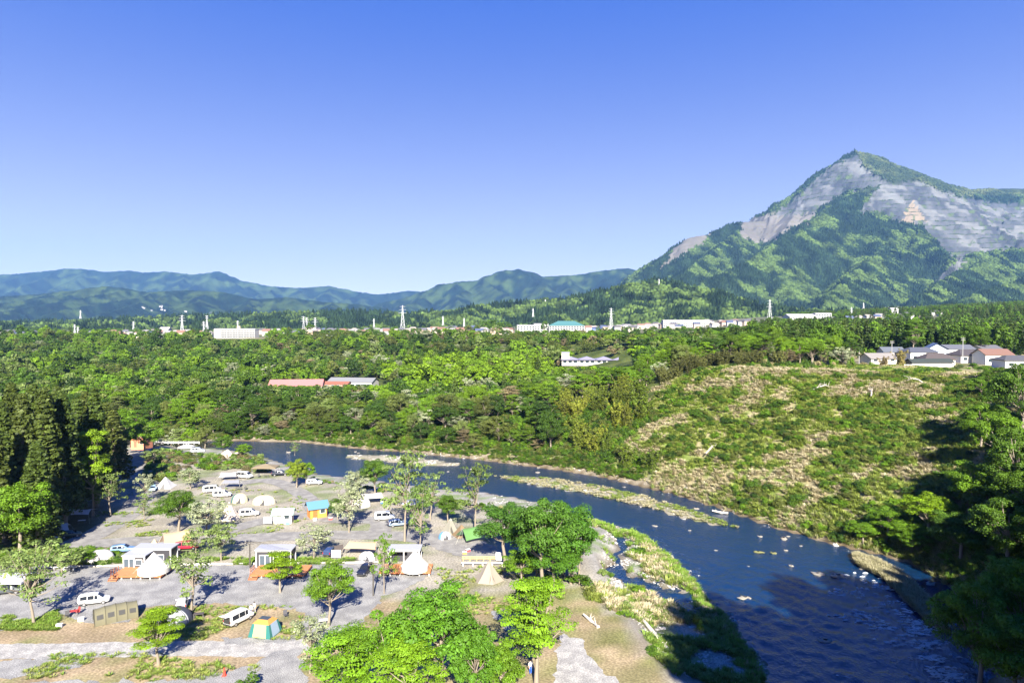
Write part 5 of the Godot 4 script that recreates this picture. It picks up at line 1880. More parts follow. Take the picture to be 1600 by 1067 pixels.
# ---------- vehicles: nose towards +x
const CARS := {
	# length, width, stations [x, bottom, belt, roof, half width at belt, half width at roof], windscreen [x0, x1], rear [x0, x1], side windows
	"van": {"l": 4.7, "w": 1.8, "st": [[-2.35, 0.5, 1.0, 1.80, 0.80, 0.66], [-2.28, 0.3, 1.05, 1.92, 0.88, 0.74], [-0.5, 0.28, 1.05, 1.98, 0.89, 0.76], [1.0, 0.28, 1.05, 1.95, 0.89, 0.75], [1.75, 0.28, 1.05, 1.22, 0.88, 0.80], [2.2, 0.3, 0.92, 1.0, 0.86, 0.76], [2.36, 0.45, 0.75, 0.82, 0.78, 0.68]], "glass": [[-2.0, -0.75], [-0.65, 0.45], [0.55, 1.05]], "front": [1.72, 1.05], "rear": [-2.33, -2.25]},
	"minivan": {"l": 4.6, "w": 1.75, "st": [[-2.3, 0.5, 0.95, 1.55, 0.80, 0.62], [-2.15, 0.3, 1.0, 1.74, 0.86, 0.68], [-0.6, 0.28, 0.98, 1.82, 0.87, 0.70], [0.5, 0.28, 0.95, 1.74, 0.87, 0.68], [1.35, 0.28, 0.94, 1.06, 0.86, 0.76], [2.1, 0.3, 0.82, 0.9, 0.82, 0.70], [2.3, 0.45, 0.66, 0.72, 0.72, 0.6]], "glass": [[-1.95, -0.95], [-0.85, 0.05], [0.13, 0.6]], "front": [1.32, 0.55], "rear": [-2.28, -2.1]},
	"suv": {"l": 4.5, "w": 1.82, "st": [[-2.25, 0.55, 1.0, 1.3, 0.82, 0.66], [-2.0, 0.35, 1.05, 1.58, 0.89, 0.66], [-0.6, 0.33, 1.03, 1.68, 0.9, 0.68], [0.25, 0.33, 1.02, 1.62, 0.9, 0.66], [1.0, 0.33, 1.02, 1.12, 0.89, 0.78], [2.0, 0.35, 0.92, 0.99, 0.85, 0.72], [2.25, 0.5, 0.74, 0.8, 0.76, 0.64]], "glass": [[-1.8, -0.95], [-0.85, -0.05], [0.03, 0.45]], "front": [0.97, 0.3], "rear": [-2.22, -1.97]},
	"hatch": {"l": 4.0, "w": 1.7, "st": [[-2.0, 0.5, 0.9, 1.15, 0.78, 0.6], [-1.75, 0.3, 0.95, 1.42, 0.84, 0.6], [-0.5, 0.26, 0.92, 1.5, 0.85, 0.62], [0.3, 0.26, 0.9, 1.44, 0.85, 0.6], [1.05, 0.26, 0.9, 1.0, 0.84, 0.72], [1.8, 0.3, 0.78, 0.85, 0.8, 0.66], [2.0, 0.42, 0.62, 0.68, 0.7, 0.58]], "glass": [[-1.55, -0.75], [-0.65, 0.1], [0.18, 0.5]], "front": [1.02, 0.35], "rear": [-1.97, -1.72]},
	"pickup": {"l": 5.0, "w": 1.85, "st": [[-2.5, 0.5, 0.95, 1.0, 0.84, 0.80], [-2.4, 0.4, 1.0, 1.05, 0.9, 0.84], [-0.75, 0.4, 1.0, 1.05, 0.9, 0.84], [-0.6, 0.4, 1.02, 1.72, 0.9, 0.68], [0.55, 0.4, 1.02, 1.72, 0.9, 0.66], [1.2, 0.4, 1.02, 1.1, 0.9, 0.8], [2.3, 0.42, 0.95, 1.02, 0.86, 0.74], [2.5, 0.55, 0.78, 0.84, 0.78, 0.66]], "glass": [[-0.5, 0.1], [0.18, 0.7]], "front": [1.17, 0.6], "rear": [-0.77, -0.62]}}
var car_mesh := {}
func at_station(st: Array, x: float) -> Array:
	for i in st.size() - 1:
		if x <= st[i + 1][0]:
			var t: float = clampf((x - st[i][0]) / (st[i + 1][0] - st[i][0]), 0, 1)
			var o := []
			for k in 6:
				o.append(lerpf(st[i][k], st[i + 1][k], t))
			return o
	return st[-1]
func car_parts(kind: String) -> Array:
	if car_mesh.has(kind):
		return car_mesh[kind]
	var C: Dictionary = CARS[kind]
	var st: Array = C.st
	var parts := []
	var mb := MB.new()
	var rows := []
	for s in st:
		var row := PackedVector3Array()
		for q in [[0.0, s[1]], [s[4] * 0.9, s[1]], [s[4] * 1.0, s[1] + 0.18], [s[4] * 1.02, (s[1] + s[2]) * 0.5], [s[4], s[2]], [s[5] + (s[4] - s[5]) * 0.12, s[3] - 0.07], [s[5] * 0.86, s[3]], [0.0, s[3] + 0.02]]:
			row.append(Vector3(s[0], q[1], q[0]))
		for k in range(6, -1, -1):
			row.append(Vector3(row[k].x, row[k].y, -row[k].z))
		rows.append(row)
	mb.grid(rows)
	for e in [0, rows.size() - 1]:
		mb.poly(Array(rows[e]))
	parts.append(["body", mb.mesh(), "paint"])
	for s in [-1, 1]:
		for g in C.glass:
			mb = MB.new()
			var q := []
			for x in [g[0], g[1]]:
				var a := at_station(st, x)
				var top: float = a[3] - 0.15
				var low: float = a[2] + 0.04
				q.append(Vector3(x, low, s * (a[4] + 0.012)))
				q.append(Vector3(x, top, s * (lerpf(a[4], a[5] + (a[4] - a[5]) * 0.12, (top - a[2]) / (a[3] - 0.07 - a[2])) + 0.014)))
			mb.quad(q[0], q[1], q[3], q[2])
			parts.append(["side_window", mb.mesh(), "glass"])
		mb = MB.new()
		var z: float = st[-1][4] * 0.78
		mb.box(Vector3(st[-1][0] - 0.1, st[-1][2] - 0.02, s * z), Vector3(0.16, 0.14, 0.32))
		parts.append(["headlight", mb.mesh(), "lamp"])
		mb = MB.new()
		mb.box(Vector3(st[0][0] + 0.05, st[0][2] - 0.05, s * st[0][4] * 0.93), Vector3(0.12, 0.3, 0.14))
		parts.append(["taillight", mb.mesh(), "red"])
		mb = MB.new()
		var mx: float = C.front[0] - 0.25
		mb.box(Vector3(mx, at_station(st, mx)[2] + 0.1, s * (C.w * 0.5 + 0.12)), Vector3(0.12, 0.16, 0.2))
		parts.append(["mirror", mb.mesh(), "paint"])
	for e in ["front", "rear"]:
		mb = MB.new()
		var q := []
		for k in 2:
			var x: float = C[e][k]
			var a := at_station(st, x)
			var y: float = lerpf(a[2], a[3], 0.12) + 0.02 if k == 0 and e == "rear" else a[3] - 0.02
			var hw: float = a[5] * 0.93
			if e == "front" and k == 0:
				y = a[3] + 0.02
			if e == "rear" and k == 1:
				y = a[3] - 0.16
			var sh := 0.05 if e == "front" else -0.05
			q.append(Vector3(x + sh, y + 0.02, -hw))
			q.append(Vector3(x + sh, y + 0.02, hw))
		mb.quad(q[0], q[1], q[3], q[2])
		parts.append(["windscreen" if e == "front" else "rear_window", mb.mesh(), "glass"])
	mb = MB.new()
	mb.box(Vector3(st[0][0] - 0.02, 0.48, 0), Vector3(0.1, 0.18, C.w * 0.86))
	mb.box(Vector3(st[-1][0] + 0.0, 0.46, 0), Vector3(0.1, 0.16, C.w * 0.76))
	parts.append(["bumper", mb.mesh(), "black"])
	car_mesh[kind] = parts
	return parts
var wheel_mesh := []
func car(called: String, kind: String, at: Vector3, turn: float, paint: Color, label: String, category := "car") -> Node3D:
	var t := thing(called, label, category, at + Vector3(0, 0.02, 0), turn)
	t.scale = Vector3.ONE * 0.9
	var pm := StandardMaterial3D.new()
	pm.albedo_color = paint.linear_to_srgb()
	pm.roughness = 0.35
	pm.clearcoat_enabled = true
	pm.clearcoat = 0.6
	pm.clearcoat_roughness = 0.08
	var looks := {"paint": pm, "glass": mat(lin(0.012, 0.015, 0.02), 0.06), "lamp": mat(lin(0.7, 0.7, 0.7), 0.1), "red": mat(lin(0.35, 0.01, 0.01), 0.25), "black": mat(lin(0.03, 0.03, 0.03), 0.6)}
	for p in car_parts(kind):
		obj(p[0], p[1], looks[p[2]], t)
	if wheel_mesh.is_empty():
		var a := MB.new()
		a.tube([Vector3(0, 0, -0.1), Vector3(0, 0, 0.1)], [0.32, 0.32], 14)
		var b := MB.new()
		b.tube([Vector3(0, 0, -0.108), Vector3(0, 0, 0.108)], [0.2, 0.2], 10)
		wheel_mesh = [a.mesh(), b.mesh()]
	var C: Dictionary = CARS[kind]
	for x in [-0.3, 0.31]:
		for z in [-1, 1]:
			var w := obj("wheel", wheel_mesh[0], looks.black, t, Vector3(x * C.l, 0.32, z * (C.w * 0.5 - 0.08)))
			obj("rim", wheel_mesh[1], mat(lin(0.45, 0.45, 0.47), 0.3, 0.7), w)
	return t

# ---------- tents and awnings
func cloth(c: Color) -> StandardMaterial3D:
	c = Color(c.r * 0.8, c.g * 0.8, c.b * 0.8)
	var key := "cloth%s" % c
	if not mats.has(key):
		var m: StandardMaterial3D = mat(c, 0.85).duplicate()
		m.heightmap_enabled = true
		m.heightmap_texture = detail_fine
		m.heightmap_scale = 3.0
		m.uv1_triplanar = true
		m.uv1_scale = Vector3.ONE / 2.5
		m.backlight_enabled = true
		m.backlight = Color(0.25, 0.25, 0.25).linear_to_srgb()
		mats[key] = m
	return mats[key]
func guys(t: Node3D, list: Array) -> void:
	for g in list:
		var mb := MB.new()
		mb.bar(g[0], g[1], 0.012, 3)
		obj("guy_line", mb, mat(lin(0.6, 0.58, 0.5), 0.8), t)
func bell_tent(at: Vector3, r: float, h: float, turn: float, label: String, c := Color(0.58, 0.57, 0.54)) -> void:
	var t := thing("bell_tent", label, "tent", at, turn)
	var mb := MB.new()
	mb.lathe(Vector3.ZERO, [[r * 1.02, h * 0.24], [r * 0.80, h * 0.40], [r * 0.55, h * 0.585], [r * 0.30, h * 0.78], [r * 0.10, h * 0.95], [0.03, h]], 32, 0.035, 12)
	obj("canopy", mb, cloth(c), t)
	mb = MB.new()
	mb.lathe(Vector3.ZERO, [[r, 0.0], [r * 1.0, h * 0.25]], 32, 0.02, 12)
	obj("side_wall", mb, cloth(c * 0.97), t)
	mb = MB.new()
	mb.quad(Vector3(-0.45, 0, r * 1.01), Vector3(0.45, 0, r * 1.01), Vector3(0.32, h * 0.45, r * 0.76), Vector3(-0.32, h * 0.45, r * 0.76))
	obj("door_flap", mb, cloth(c * 0.9), t)
	mb = MB.new()
	mb.tube([Vector3(0, h - 0.1, 0), Vector3(0, h + 0.12, 0)], [0.05, 0.02], 6)
	obj("pole_tip", mb, mat(lin(0.5, 0.5, 0.5), 0.5), t)
	var gl := []
	for k in 8:
		var a := TAU * k / 8.0 + 0.2
		gl.append([Vector3(cos(a) * r, h * 0.25, sin(a) * r), Vector3(cos(a) * r * 1.3, 0.0, sin(a) * r * 1.3)])
	guys(t, gl)
func cone_tent(called: String, at: Vector3, r: float, h: float, turn: float, sides: int, c: Color, cap: Color, label: String) -> void:
	var t := thing(called, label, "tent", at, turn)
	for k in sides:
		var a0 := TAU * (k - 0.5) / sides
		var a1 := TAU * (k + 0.5) / sides
		var rows := []
		for i in 6:
			var f := i / 5.0
			var rr := r * (1.0 - f * 0.96) * (1.0 - 0.12 * sin(PI * f))
			var row := PackedVector3Array()
			for j in 4:
				var a := lerpf(a0, a1, j / 3.0)
				var sag := 1.0 - 0.05 * sin(PI * j / 3.0) * sin(PI * f)
				row.append(Vector3(cos(a0) * rr, f * h, sin(a0) * rr).lerp(Vector3(cos(a1) * rr, f * h, sin(a1) * rr), j / 3.0) * Vector3(sag, 1, sag))
			rows.append(row)
		var mb := MB.new()
		mb.grid(rows)
		obj("panel", mb, cloth(c * (0.95 if k % 2 else 1.0)), t)
	var cm := MB.new()
	cm.lathe(Vector3(0, h * 0.86, 0), [[r * 0.165, 0], [r * 0.09, h * 0.08], [0.02, h * 0.15]], sides)
	obj("top_cap", cm, cloth(cap), t)
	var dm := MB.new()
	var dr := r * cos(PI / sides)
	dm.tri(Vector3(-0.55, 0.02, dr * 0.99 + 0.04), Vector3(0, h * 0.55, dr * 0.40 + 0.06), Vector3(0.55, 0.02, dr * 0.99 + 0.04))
	obj("painted_door_shade", dm, cloth(c * 0.25), t)  # no hole: a darkened cloth sheet, the doorway's inner shade put into its colour
func dome_tent(called: String, at: Vector3, l: float, w: float, h: float, turn: float, cols: Array, label: String, door := true) -> void:
	var t := thing(called, label, "tent", at, turn)
	var n: int = cols.size()
	for k in n:
		var rows := []
		for i in 9:
			var f := i / 8.0
			var row := PackedVector3Array()
			for j in 6:
				var a: float = TAU * (k - 0.5 + j / 5.0) / n
				var rr := cos(f * PI / 2)
				var q := Vector3(cos(a), 0, sin(a)) * pow(rr, 0.8)
				row.append(Vector3(q.x * l / 2, h * pow(sin(f * PI / 2), 0.9), q.z * w / 2))
			rows.append(row)
		var mb := MB.new()
		mb.grid(rows)
		obj("panel", mb, cloth(cols[k]), t)
	for s in [-1, 1]:
		var mb := MB.new()
		var pts := []
		var rr := []
		for i in 13:
			var f := PI * i / 12.0
			var q := pow(absf(cos(f)), 0.8) * signf(cos(f))
			pts.append(Vector3(q * l * 0.36 * 1.02, h * pow(sin(f), 0.9) * 1.02, s * q * w * 0.36 * 1.02))
			rr.append(0.03)
		mb.tube(pts, rr, 4)
		obj("pole_sleeve", mb, cloth(cols[0] * 0.5), t)
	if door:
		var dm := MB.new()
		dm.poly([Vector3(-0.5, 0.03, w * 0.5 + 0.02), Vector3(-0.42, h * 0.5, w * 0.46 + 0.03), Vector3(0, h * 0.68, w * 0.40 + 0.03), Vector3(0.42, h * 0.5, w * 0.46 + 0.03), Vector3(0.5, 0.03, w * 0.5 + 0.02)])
		obj("painted_door_shade", dm, cloth(lin(0.05, 0.05, 0.06)), t)  # near-black sheet over the closed panel; paints the shade inside a doorway
func tunnel_tent(called: String, at: Vector3, l: float, w: float, h: float, turn: float, c: Color, label: String) -> void:
	var t := thing(called, label, "tent", at, turn)
	var secs := 5
	var arc := func(x: float, a: float, k: float) -> Vector3:
		var bow := 1.0 - 0.10 * pow(absf(x) / (l / 2), 2.0)
		return Vector3(x, h * pow(sin(a), 0.95) * k * bow, -cos(a) * w / 2 * k)
	for s in secs - 1:
		var x0 := lerpf(-l / 2, l / 2, s / float(secs - 1))
		var x1 := lerpf(-l / 2, l / 2, (s + 1.0) / (secs - 1))
		var rows := []
		for i in 5:
			var row := PackedVector3Array()
			for j in 13:
				row.append(arc.call(lerpf(x0, x1, i / 4.0), PI * j / 12.0, 1.0 - 0.035 * sin(PI * i / 4.0)))
			rows.append(row)
		var mb := MB.new()
		mb.grid(rows)
		var p := obj("panel", mb, cloth(c), t)
		for sd in [-1, 1]:
			mb = MB.new()
			var q := []
			for a in [0.42, 0.76]:
				for x in [lerpf(x0, x1, 0.2), lerpf(x0, x1, 0.8)]:
					q.append(arc.call(x, a if sd < 0 else PI - a, 1.012))
			mb.quad(q[0], q[1], q[3], q[2])
			obj("window", mb, cloth(lin(0.05, 0.05, 0.05)), p)
	for s in secs:
		var x := lerpf(-l / 2, l / 2, s / float(secs - 1))
		var pts := []
		var rr := []
		for j in 13:
			pts.append(arc.call(x, PI * j / 12.0, 1.015))
			rr.append(0.035)
		var mb := MB.new()
		mb.tube(pts, rr, 4)
		obj("hoop", mb, cloth(c * 0.5), t)
	for e in [-1, 1]:
		var mb := MB.new()
		var pts := [Vector3(e * l / 2 * 0.995, 0, 0)]
		for j in 13:
			pts.append(arc.call(e * l / 2 * 0.995, PI * j / 12.0, 0.99))
		mb.poly(pts)
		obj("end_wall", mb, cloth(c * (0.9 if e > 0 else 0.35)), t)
func tarp(called: String, at: Vector3, l: float, w: float, h: float, low: float, turn: float, c: Color, label: String) -> void:
	var t := thing(called, label, "tarp", at, turn)
	var rows := []
	for i in 9:
		var row := PackedVector3Array()
		for j in 9:
			var a := i / 4.0 - 1.0
			var b := j / 4.0 - 1.0
			var pinch := 1.0 - 0.16 * (1.0 - a * a)
			var pinch2 := 1.0 - 0.16 * (1.0 - b * b)
			var y := lerpf(h, low, absf(b) * 0.9) - 0.15 * (1.0 - a * a) * (1.0 - absf(b))
			row.append(Vector3(a * l / 2 * pinch2, y, b * w / 2 * pinch))
		rows.append(row)
	var mb := MB.new()
	mb.grid(rows)
	obj("sheet", mb, cloth(c), t)
	var gl := []
	for s in [-1, 1]:
		mb = MB.new()
		mb.bar(Vector3(s * l * 0.42, 0, 0), Vector3(s * l * 0.42, h, 0), 0.03, 5)
		obj("pole", mb, mat(lin(0.25, 0.24, 0.23), 0.5), t)
		gl.append([Vector3(s * l * 0.42, h, 0), Vector3(s * (l * 0.5 + 1.4), 0, 0.5)])
		for z in [-1, 1]:
			gl.append([Vector3(s * l * 0.5, low, z * w * 0.5), Vector3(s * (l * 0.5 + 0.6), 0, z * (w * 0.5 + 0.9))])
	guys(t, gl)
func cabin_tent(at: Vector3, turn: float) -> void:
	var t := thing("cabin_tent", "green and yellow frame tent with an orange roof band", "tent", at, turn)
	var teal := lin(0.015, 0.15, 0.14)
	var yel := lin(0.62, 0.62, 0.20)
	var b := [Vector3(-1.7, 0, 1.5), Vector3(1.7, 0, 1.5), Vector3(1.7, 0, -1.5), Vector3(-1.7, 0, -1.5)]
	var m := [Vector3(-1.25, 1.75, 1.1), Vector3(1.25, 1.75, 1.1), Vector3(1.25, 1.75, -1.1), Vector3(-1.25, 1.75, -1.1)]
	var top := [Vector3(-0.75, 2.2, 0.55), Vector3(0.75, 2.2, 0.55), Vector3(0.75, 2.2, -0.55), Vector3(-0.75, 2.2, -0.55)]
	for k in 4:
		var j := (k + 1) % 4
		var mb := MB.new()
		mb.quad(b[k], b[j], m[j], m[k])
		var p := obj("side_panel", mb, cloth(teal), t)
		var n: Vector3 = (b[j] - b[k]).cross(m[k] - b[k]).normalized() * 0.02
		mb = MB.new()
		var q := [b[k].lerp(b[j], 0.2).lerp(m[k].lerp(m[j], 0.16), 0.06), b[k].lerp(b[j], 0.8).lerp(m[k].lerp(m[j], 0.84), 0.06), m[k].lerp(m[j], 0.84), m[k].lerp(m[j], 0.16)]
		mb.quad(q[0] + n, q[1] + n, q[2] + n, q[3] + n)
		obj("door_panel" if k == 0 else "window_panel", mb, cloth(yel if k == 0 else lin(0.30, 0.40, 0.52)), p)
		mb = MB.new()
		mb.quad(m[k], m[j], top[j], top[k])
		obj("roof_panel", mb, cloth(lin(0.62, 0.25, 0.05) if k != 2 else teal), t)
	var rm := MB.new()
	rm.quad(top[0], top[1], top[2], top[3])
	obj("roof_window", rm, cloth(lin(0.04, 0.06, 0.09)), t)

# ---------- cabins, decks, sheds
func slab(t: Node3D, called: String, o: Vector3, s: Vector3, m: Material, parent: Node = null) -> MeshInstance3D:
	var mb := MB.new()
	mb.box(o, s)
	return obj(called, mb, m, parent if parent else t)
func container_cabin(at: Vector3, l: float, w: float, h: float, label: String, open := false) -> void:
	var t := thing("container_cabin", label, "cabin", at)
	var dark := mat(lin(0.03, 0.03, 0.036), 0.6)
	var frame := mat(lin(0.66, 0.66, 0.66), 0.5)
	if not open:
		slab(t, "wall", Vector3(0, h / 2, 0), Vector3(l - 0.1, h - 0.1, w - 0.1), dark)
	else:
		slab(t, "wall", Vector3(0, h / 2, -w / 2 + 0.1), Vector3(l - 0.1, h - 0.1, 0.12), dark)
		slab(t, "wall", Vector3(l * 0.3, h / 2, 0), Vector3(l * 0.38, h - 0.1, w - 0.3), dark)
	slab(t, "roof", Vector3(0, h + 0.08, 0), Vector3(l + 0.5, 0.16, w + 0.5), mat(lin(0.30, 0.31, 0.35), 0.5))
	for x in [-l / 2, 0.0, l / 2]:
		for z in [-w / 2, w / 2]:
			slab(t, "corner_post", Vector3(x, h / 2, z), Vector3(0.16, h, 0.16), frame)
	for z in [-w / 2, w / 2]:
		slab(t, "top_beam", Vector3(0, h - 0.1, z + 0.002), Vector3(l + 0.1, 0.2, 0.17), frame)
	if not open:
		var d := slab(t, "sliding_door", Vector3(-l * 0.25, 1.05, w / 2 - 0.02), Vector3(2.0, 2.1, 0.08), frame)
		for s in [-1, 1]:
			slab(t, "pane", Vector3(-l * 0.25 + s * 0.48, 1.05, w / 2 + 0.03), Vector3(0.84, 1.9, 0.03), mat(lin(0.06, 0.08, 0.10), 0.08), d)
		var wn := slab(t, "window", Vector3(l * 0.22, 1.4, w / 2 - 0.02), Vector3(1.2, 1.0, 0.08), frame)
		slab(t, "pane", Vector3(l * 0.22, 1.4, w / 2 + 0.03), Vector3(1.06, 0.86, 0.03), mat(lin(0.06, 0.08, 0.10), 0.08), wn)
func deck(at: Vector3, l: float, w: float, label: String, stair := true, rail := 2.2) -> void:
	# at: the middle of the front edge
	var t := thing("wooden_deck", label, "deck", at)
	var wood := mat(lin(0.36, 0.145, 0.055), 0.6)
	var wood2 := mat(lin(0.42, 0.18, 0.075), 0.6)
	var edge := mat(lin(0.30, 0.10, 0.035), 0.6)
	var y := 0.62
	var n := int(w / 0.2)
	for k in n:
		slab(t, "plank", Vector3(0, y - 0.02, -(k + 0.5) * w / n), Vector3(l, 0.04, w / n - 0.014), wood if k % 3 else wood2)
	for z in [0.02, -w - 0.02]:
		slab(t, "fascia", Vector3(0, y - 0.14, z), Vector3(l + 0.08, 0.24, 0.04), edge)
	for x in [-l / 2 - 0.02, l / 2 + 0.02]:
		slab(t, "fascia", Vector3(x, y - 0.14, -w / 2), Vector3(0.04, 0.24, w), edge)
	for i in 6:
		for z in [-0.15, -w + 0.15]:
			slab(t, "footing", Vector3(-l / 2 + 0.2 + (l - 0.4) * i / 5.0, 0.18, z), Vector3(0.16, 0.4, 0.16), mat(lin(0.6, 0.6, 0.6), 0.8))
	if stair:
		for k in 3:
			slab(t, "step", Vector3(-l / 2 + 0.75, 0.46 - k * 0.18, 0.2 + k * 0.28), Vector3(1.3, 0.05, 0.28), wood2)
		for x in [-l / 2 + 0.08, -l / 2 + 1.42]:
			var mb := MB.new()
			mb.box_b(Vector3(x, 0.28, 0.45), Vector3(0.05, 0.24, 1.05), Basis(Vector3.RIGHT, 0.56))
			obj("stringer", mb, edge, t)
		for k in 4:
			slab(t, "railing_post", Vector3(-l / 2 + 0.05, y + 0.5, -0.1 - k * rail / 3.0), Vector3(0.07, 1.0, 0.07), edge)
		for yy in [0.45, 0.95]:
			slab(t, "rail", Vector3(-l / 2 + 0.05, y + yy, -0.1 - rail / 2.0), Vector3(0.05, 0.06, rail + 0.1), edge)
func shed(called: String, at: Vector3, l: float, w: float, h: float, turn: float, wall: Color, roof: Color, rise: float, label: String) -> Node3D:
	var t := thing(called, label, "cabin", at, turn)
	gable(t, l, w, h, rise, wall, roof, 0.0, false)
	var d := slab(t, "door", Vector3(-l * 0.2, 1.0, w / 2 + 0.01), Vector3(0.9, 2.0, 0.08), mat(wall * 0.5, 0.7))
	slab(t, "handle", Vector3(-l * 0.2 + 0.32, 1.0, w / 2 + 0.07), Vector3(0.05, 0.14, 0.05), mat(lin(0.5, 0.5, 0.5), 0.3, 0.8), d)
	add_window(t, Vector3(l * 0.24, 1.5, w / 2), 1.0, 0.8)
	return t
func small(called: String, at: Vector3, turn: float, kind: String, c: Color, label: String) -> void:
	var t := thing(called, label, called.replace("_", " "), at, turn)
	var m := mat(c, 0.7)
	var leg := mat(lin(0.12, 0.12, 0.12), 0.5)
	match kind:
		"table":
			slab(t, "tabletop", Vector3(0, 0.7, 0), Vector3(1.4, 0.05, 0.7), m)
			for x in [-0.62, 0.62]:
				for z in [-0.28, 0.28]:
					slab(t, "leg", Vector3(x, 0.34, z), Vector3(0.05, 0.68, 0.05), leg)
		"chair":
			slab(t, "seat", Vector3(0, 0.42, 0), Vector3(0.55, 0.05, 0.5), m)
			var mb := MB.new()
			mb.box_b(Vector3(0, 0.72, -0.28), Vector3(0.55, 0.6, 0.05), Basis(Vector3.RIGHT, -0.25))
			obj("backrest", mb, m, t)
			for x in [-0.26, 0.26]:
				for z in [-0.22, 0.22]:
					slab(t, "leg", Vector3(x, 0.21, z), Vector3(0.03, 0.42, 0.03), leg)
		"cooler":
			slab(t, "box", Vector3(0, 0.22, 0), Vector3(0.75, 0.44, 0.45), m)
			slab(t, "lid", Vector3(0, 0.47, 0), Vector3(0.78, 0.07, 0.48), mat(lin(0.65, 0.65, 0.65), 0.5))
			slab(t, "handle", Vector3(0, 0.36, 0.25), Vector3(0.4, 0.04, 0.04), leg)
		"cone":
			slab(t, "base", Vector3(0, 0.03, 0), Vector3(0.5, 0.06, 0.5), m)
			var mb := MB.new()
			mb.lathe(Vector3.ZERO, [[0.19, 0.06], [0.12, 0.6], [0.06, 1.0], [0.0, 1.02]], 10)
			obj("body", mb, m, t)
		"board":
			slab(t, "panel", Vector3(0, 1.0, 0), Vector3(1.7, 1.4, 0.05), m)
			for x in [-0.7, 0.7]:
				slab(t, "leg", Vector3(x, 0.5, -0.05), Vector3(0.07, 1.0, 0.06), leg)
		"bench":
			slab(t, "seat", Vector3(0, 0.5, 0), Vector3(7.5, 0.1, 0.45), m)
			for i in 5:
				slab(t, "leg", Vector3(-3.4 + i * 1.7, 0.24, 0), Vector3(0.2, 0.48, 0.4), m)
		"rail":
			for y in [0.5, 0.85]:
				slab(t, "rail", Vector3(0, y, 0), Vector3(6.4, 0.1, 0.08), m)
			for i in 6:
				slab(t, "post", Vector3(-3.0 + i * 1.2, 0.45, -0.08), Vector3(0.1, 0.9, 0.08), m)
func canopy(called: String, at: Vector3, l: float, w: float, h: float, c: Color, label: String, turn := 0.0) -> void:
	var t := thing(called, label, "canopy", at, turn)
	var mb := MB.new()
	var q := [Vector3(-l / 2, h, w / 2), Vector3(l / 2, h, w / 2), Vector3(l / 2, h, -w / 2), Vector3(-l / 2, h, -w / 2)]
	for k in 4:
		mb.tri(q[k], q[(k + 1) % 4], Vector3(0, h + 0.8, 0))
		mb.quad(q[k], q[(k + 1) % 4], q[(k + 1) % 4] - Vector3(0, 0.3, 0), q[k] - Vector3(0, 0.3, 0))
	obj("roof_cloth", mb, cloth(c), t)
	for k in 4:
		mb = MB.new()
		mb.bar(Vector3(q[k].x * 0.97, 0, q[k].z * 0.97), q[k] * Vector3(0.97, 1, 0.97), 0.035, 5)
		obj("pole", mb, mat(lin(0.4, 0.4, 0.4), 0.4), t)

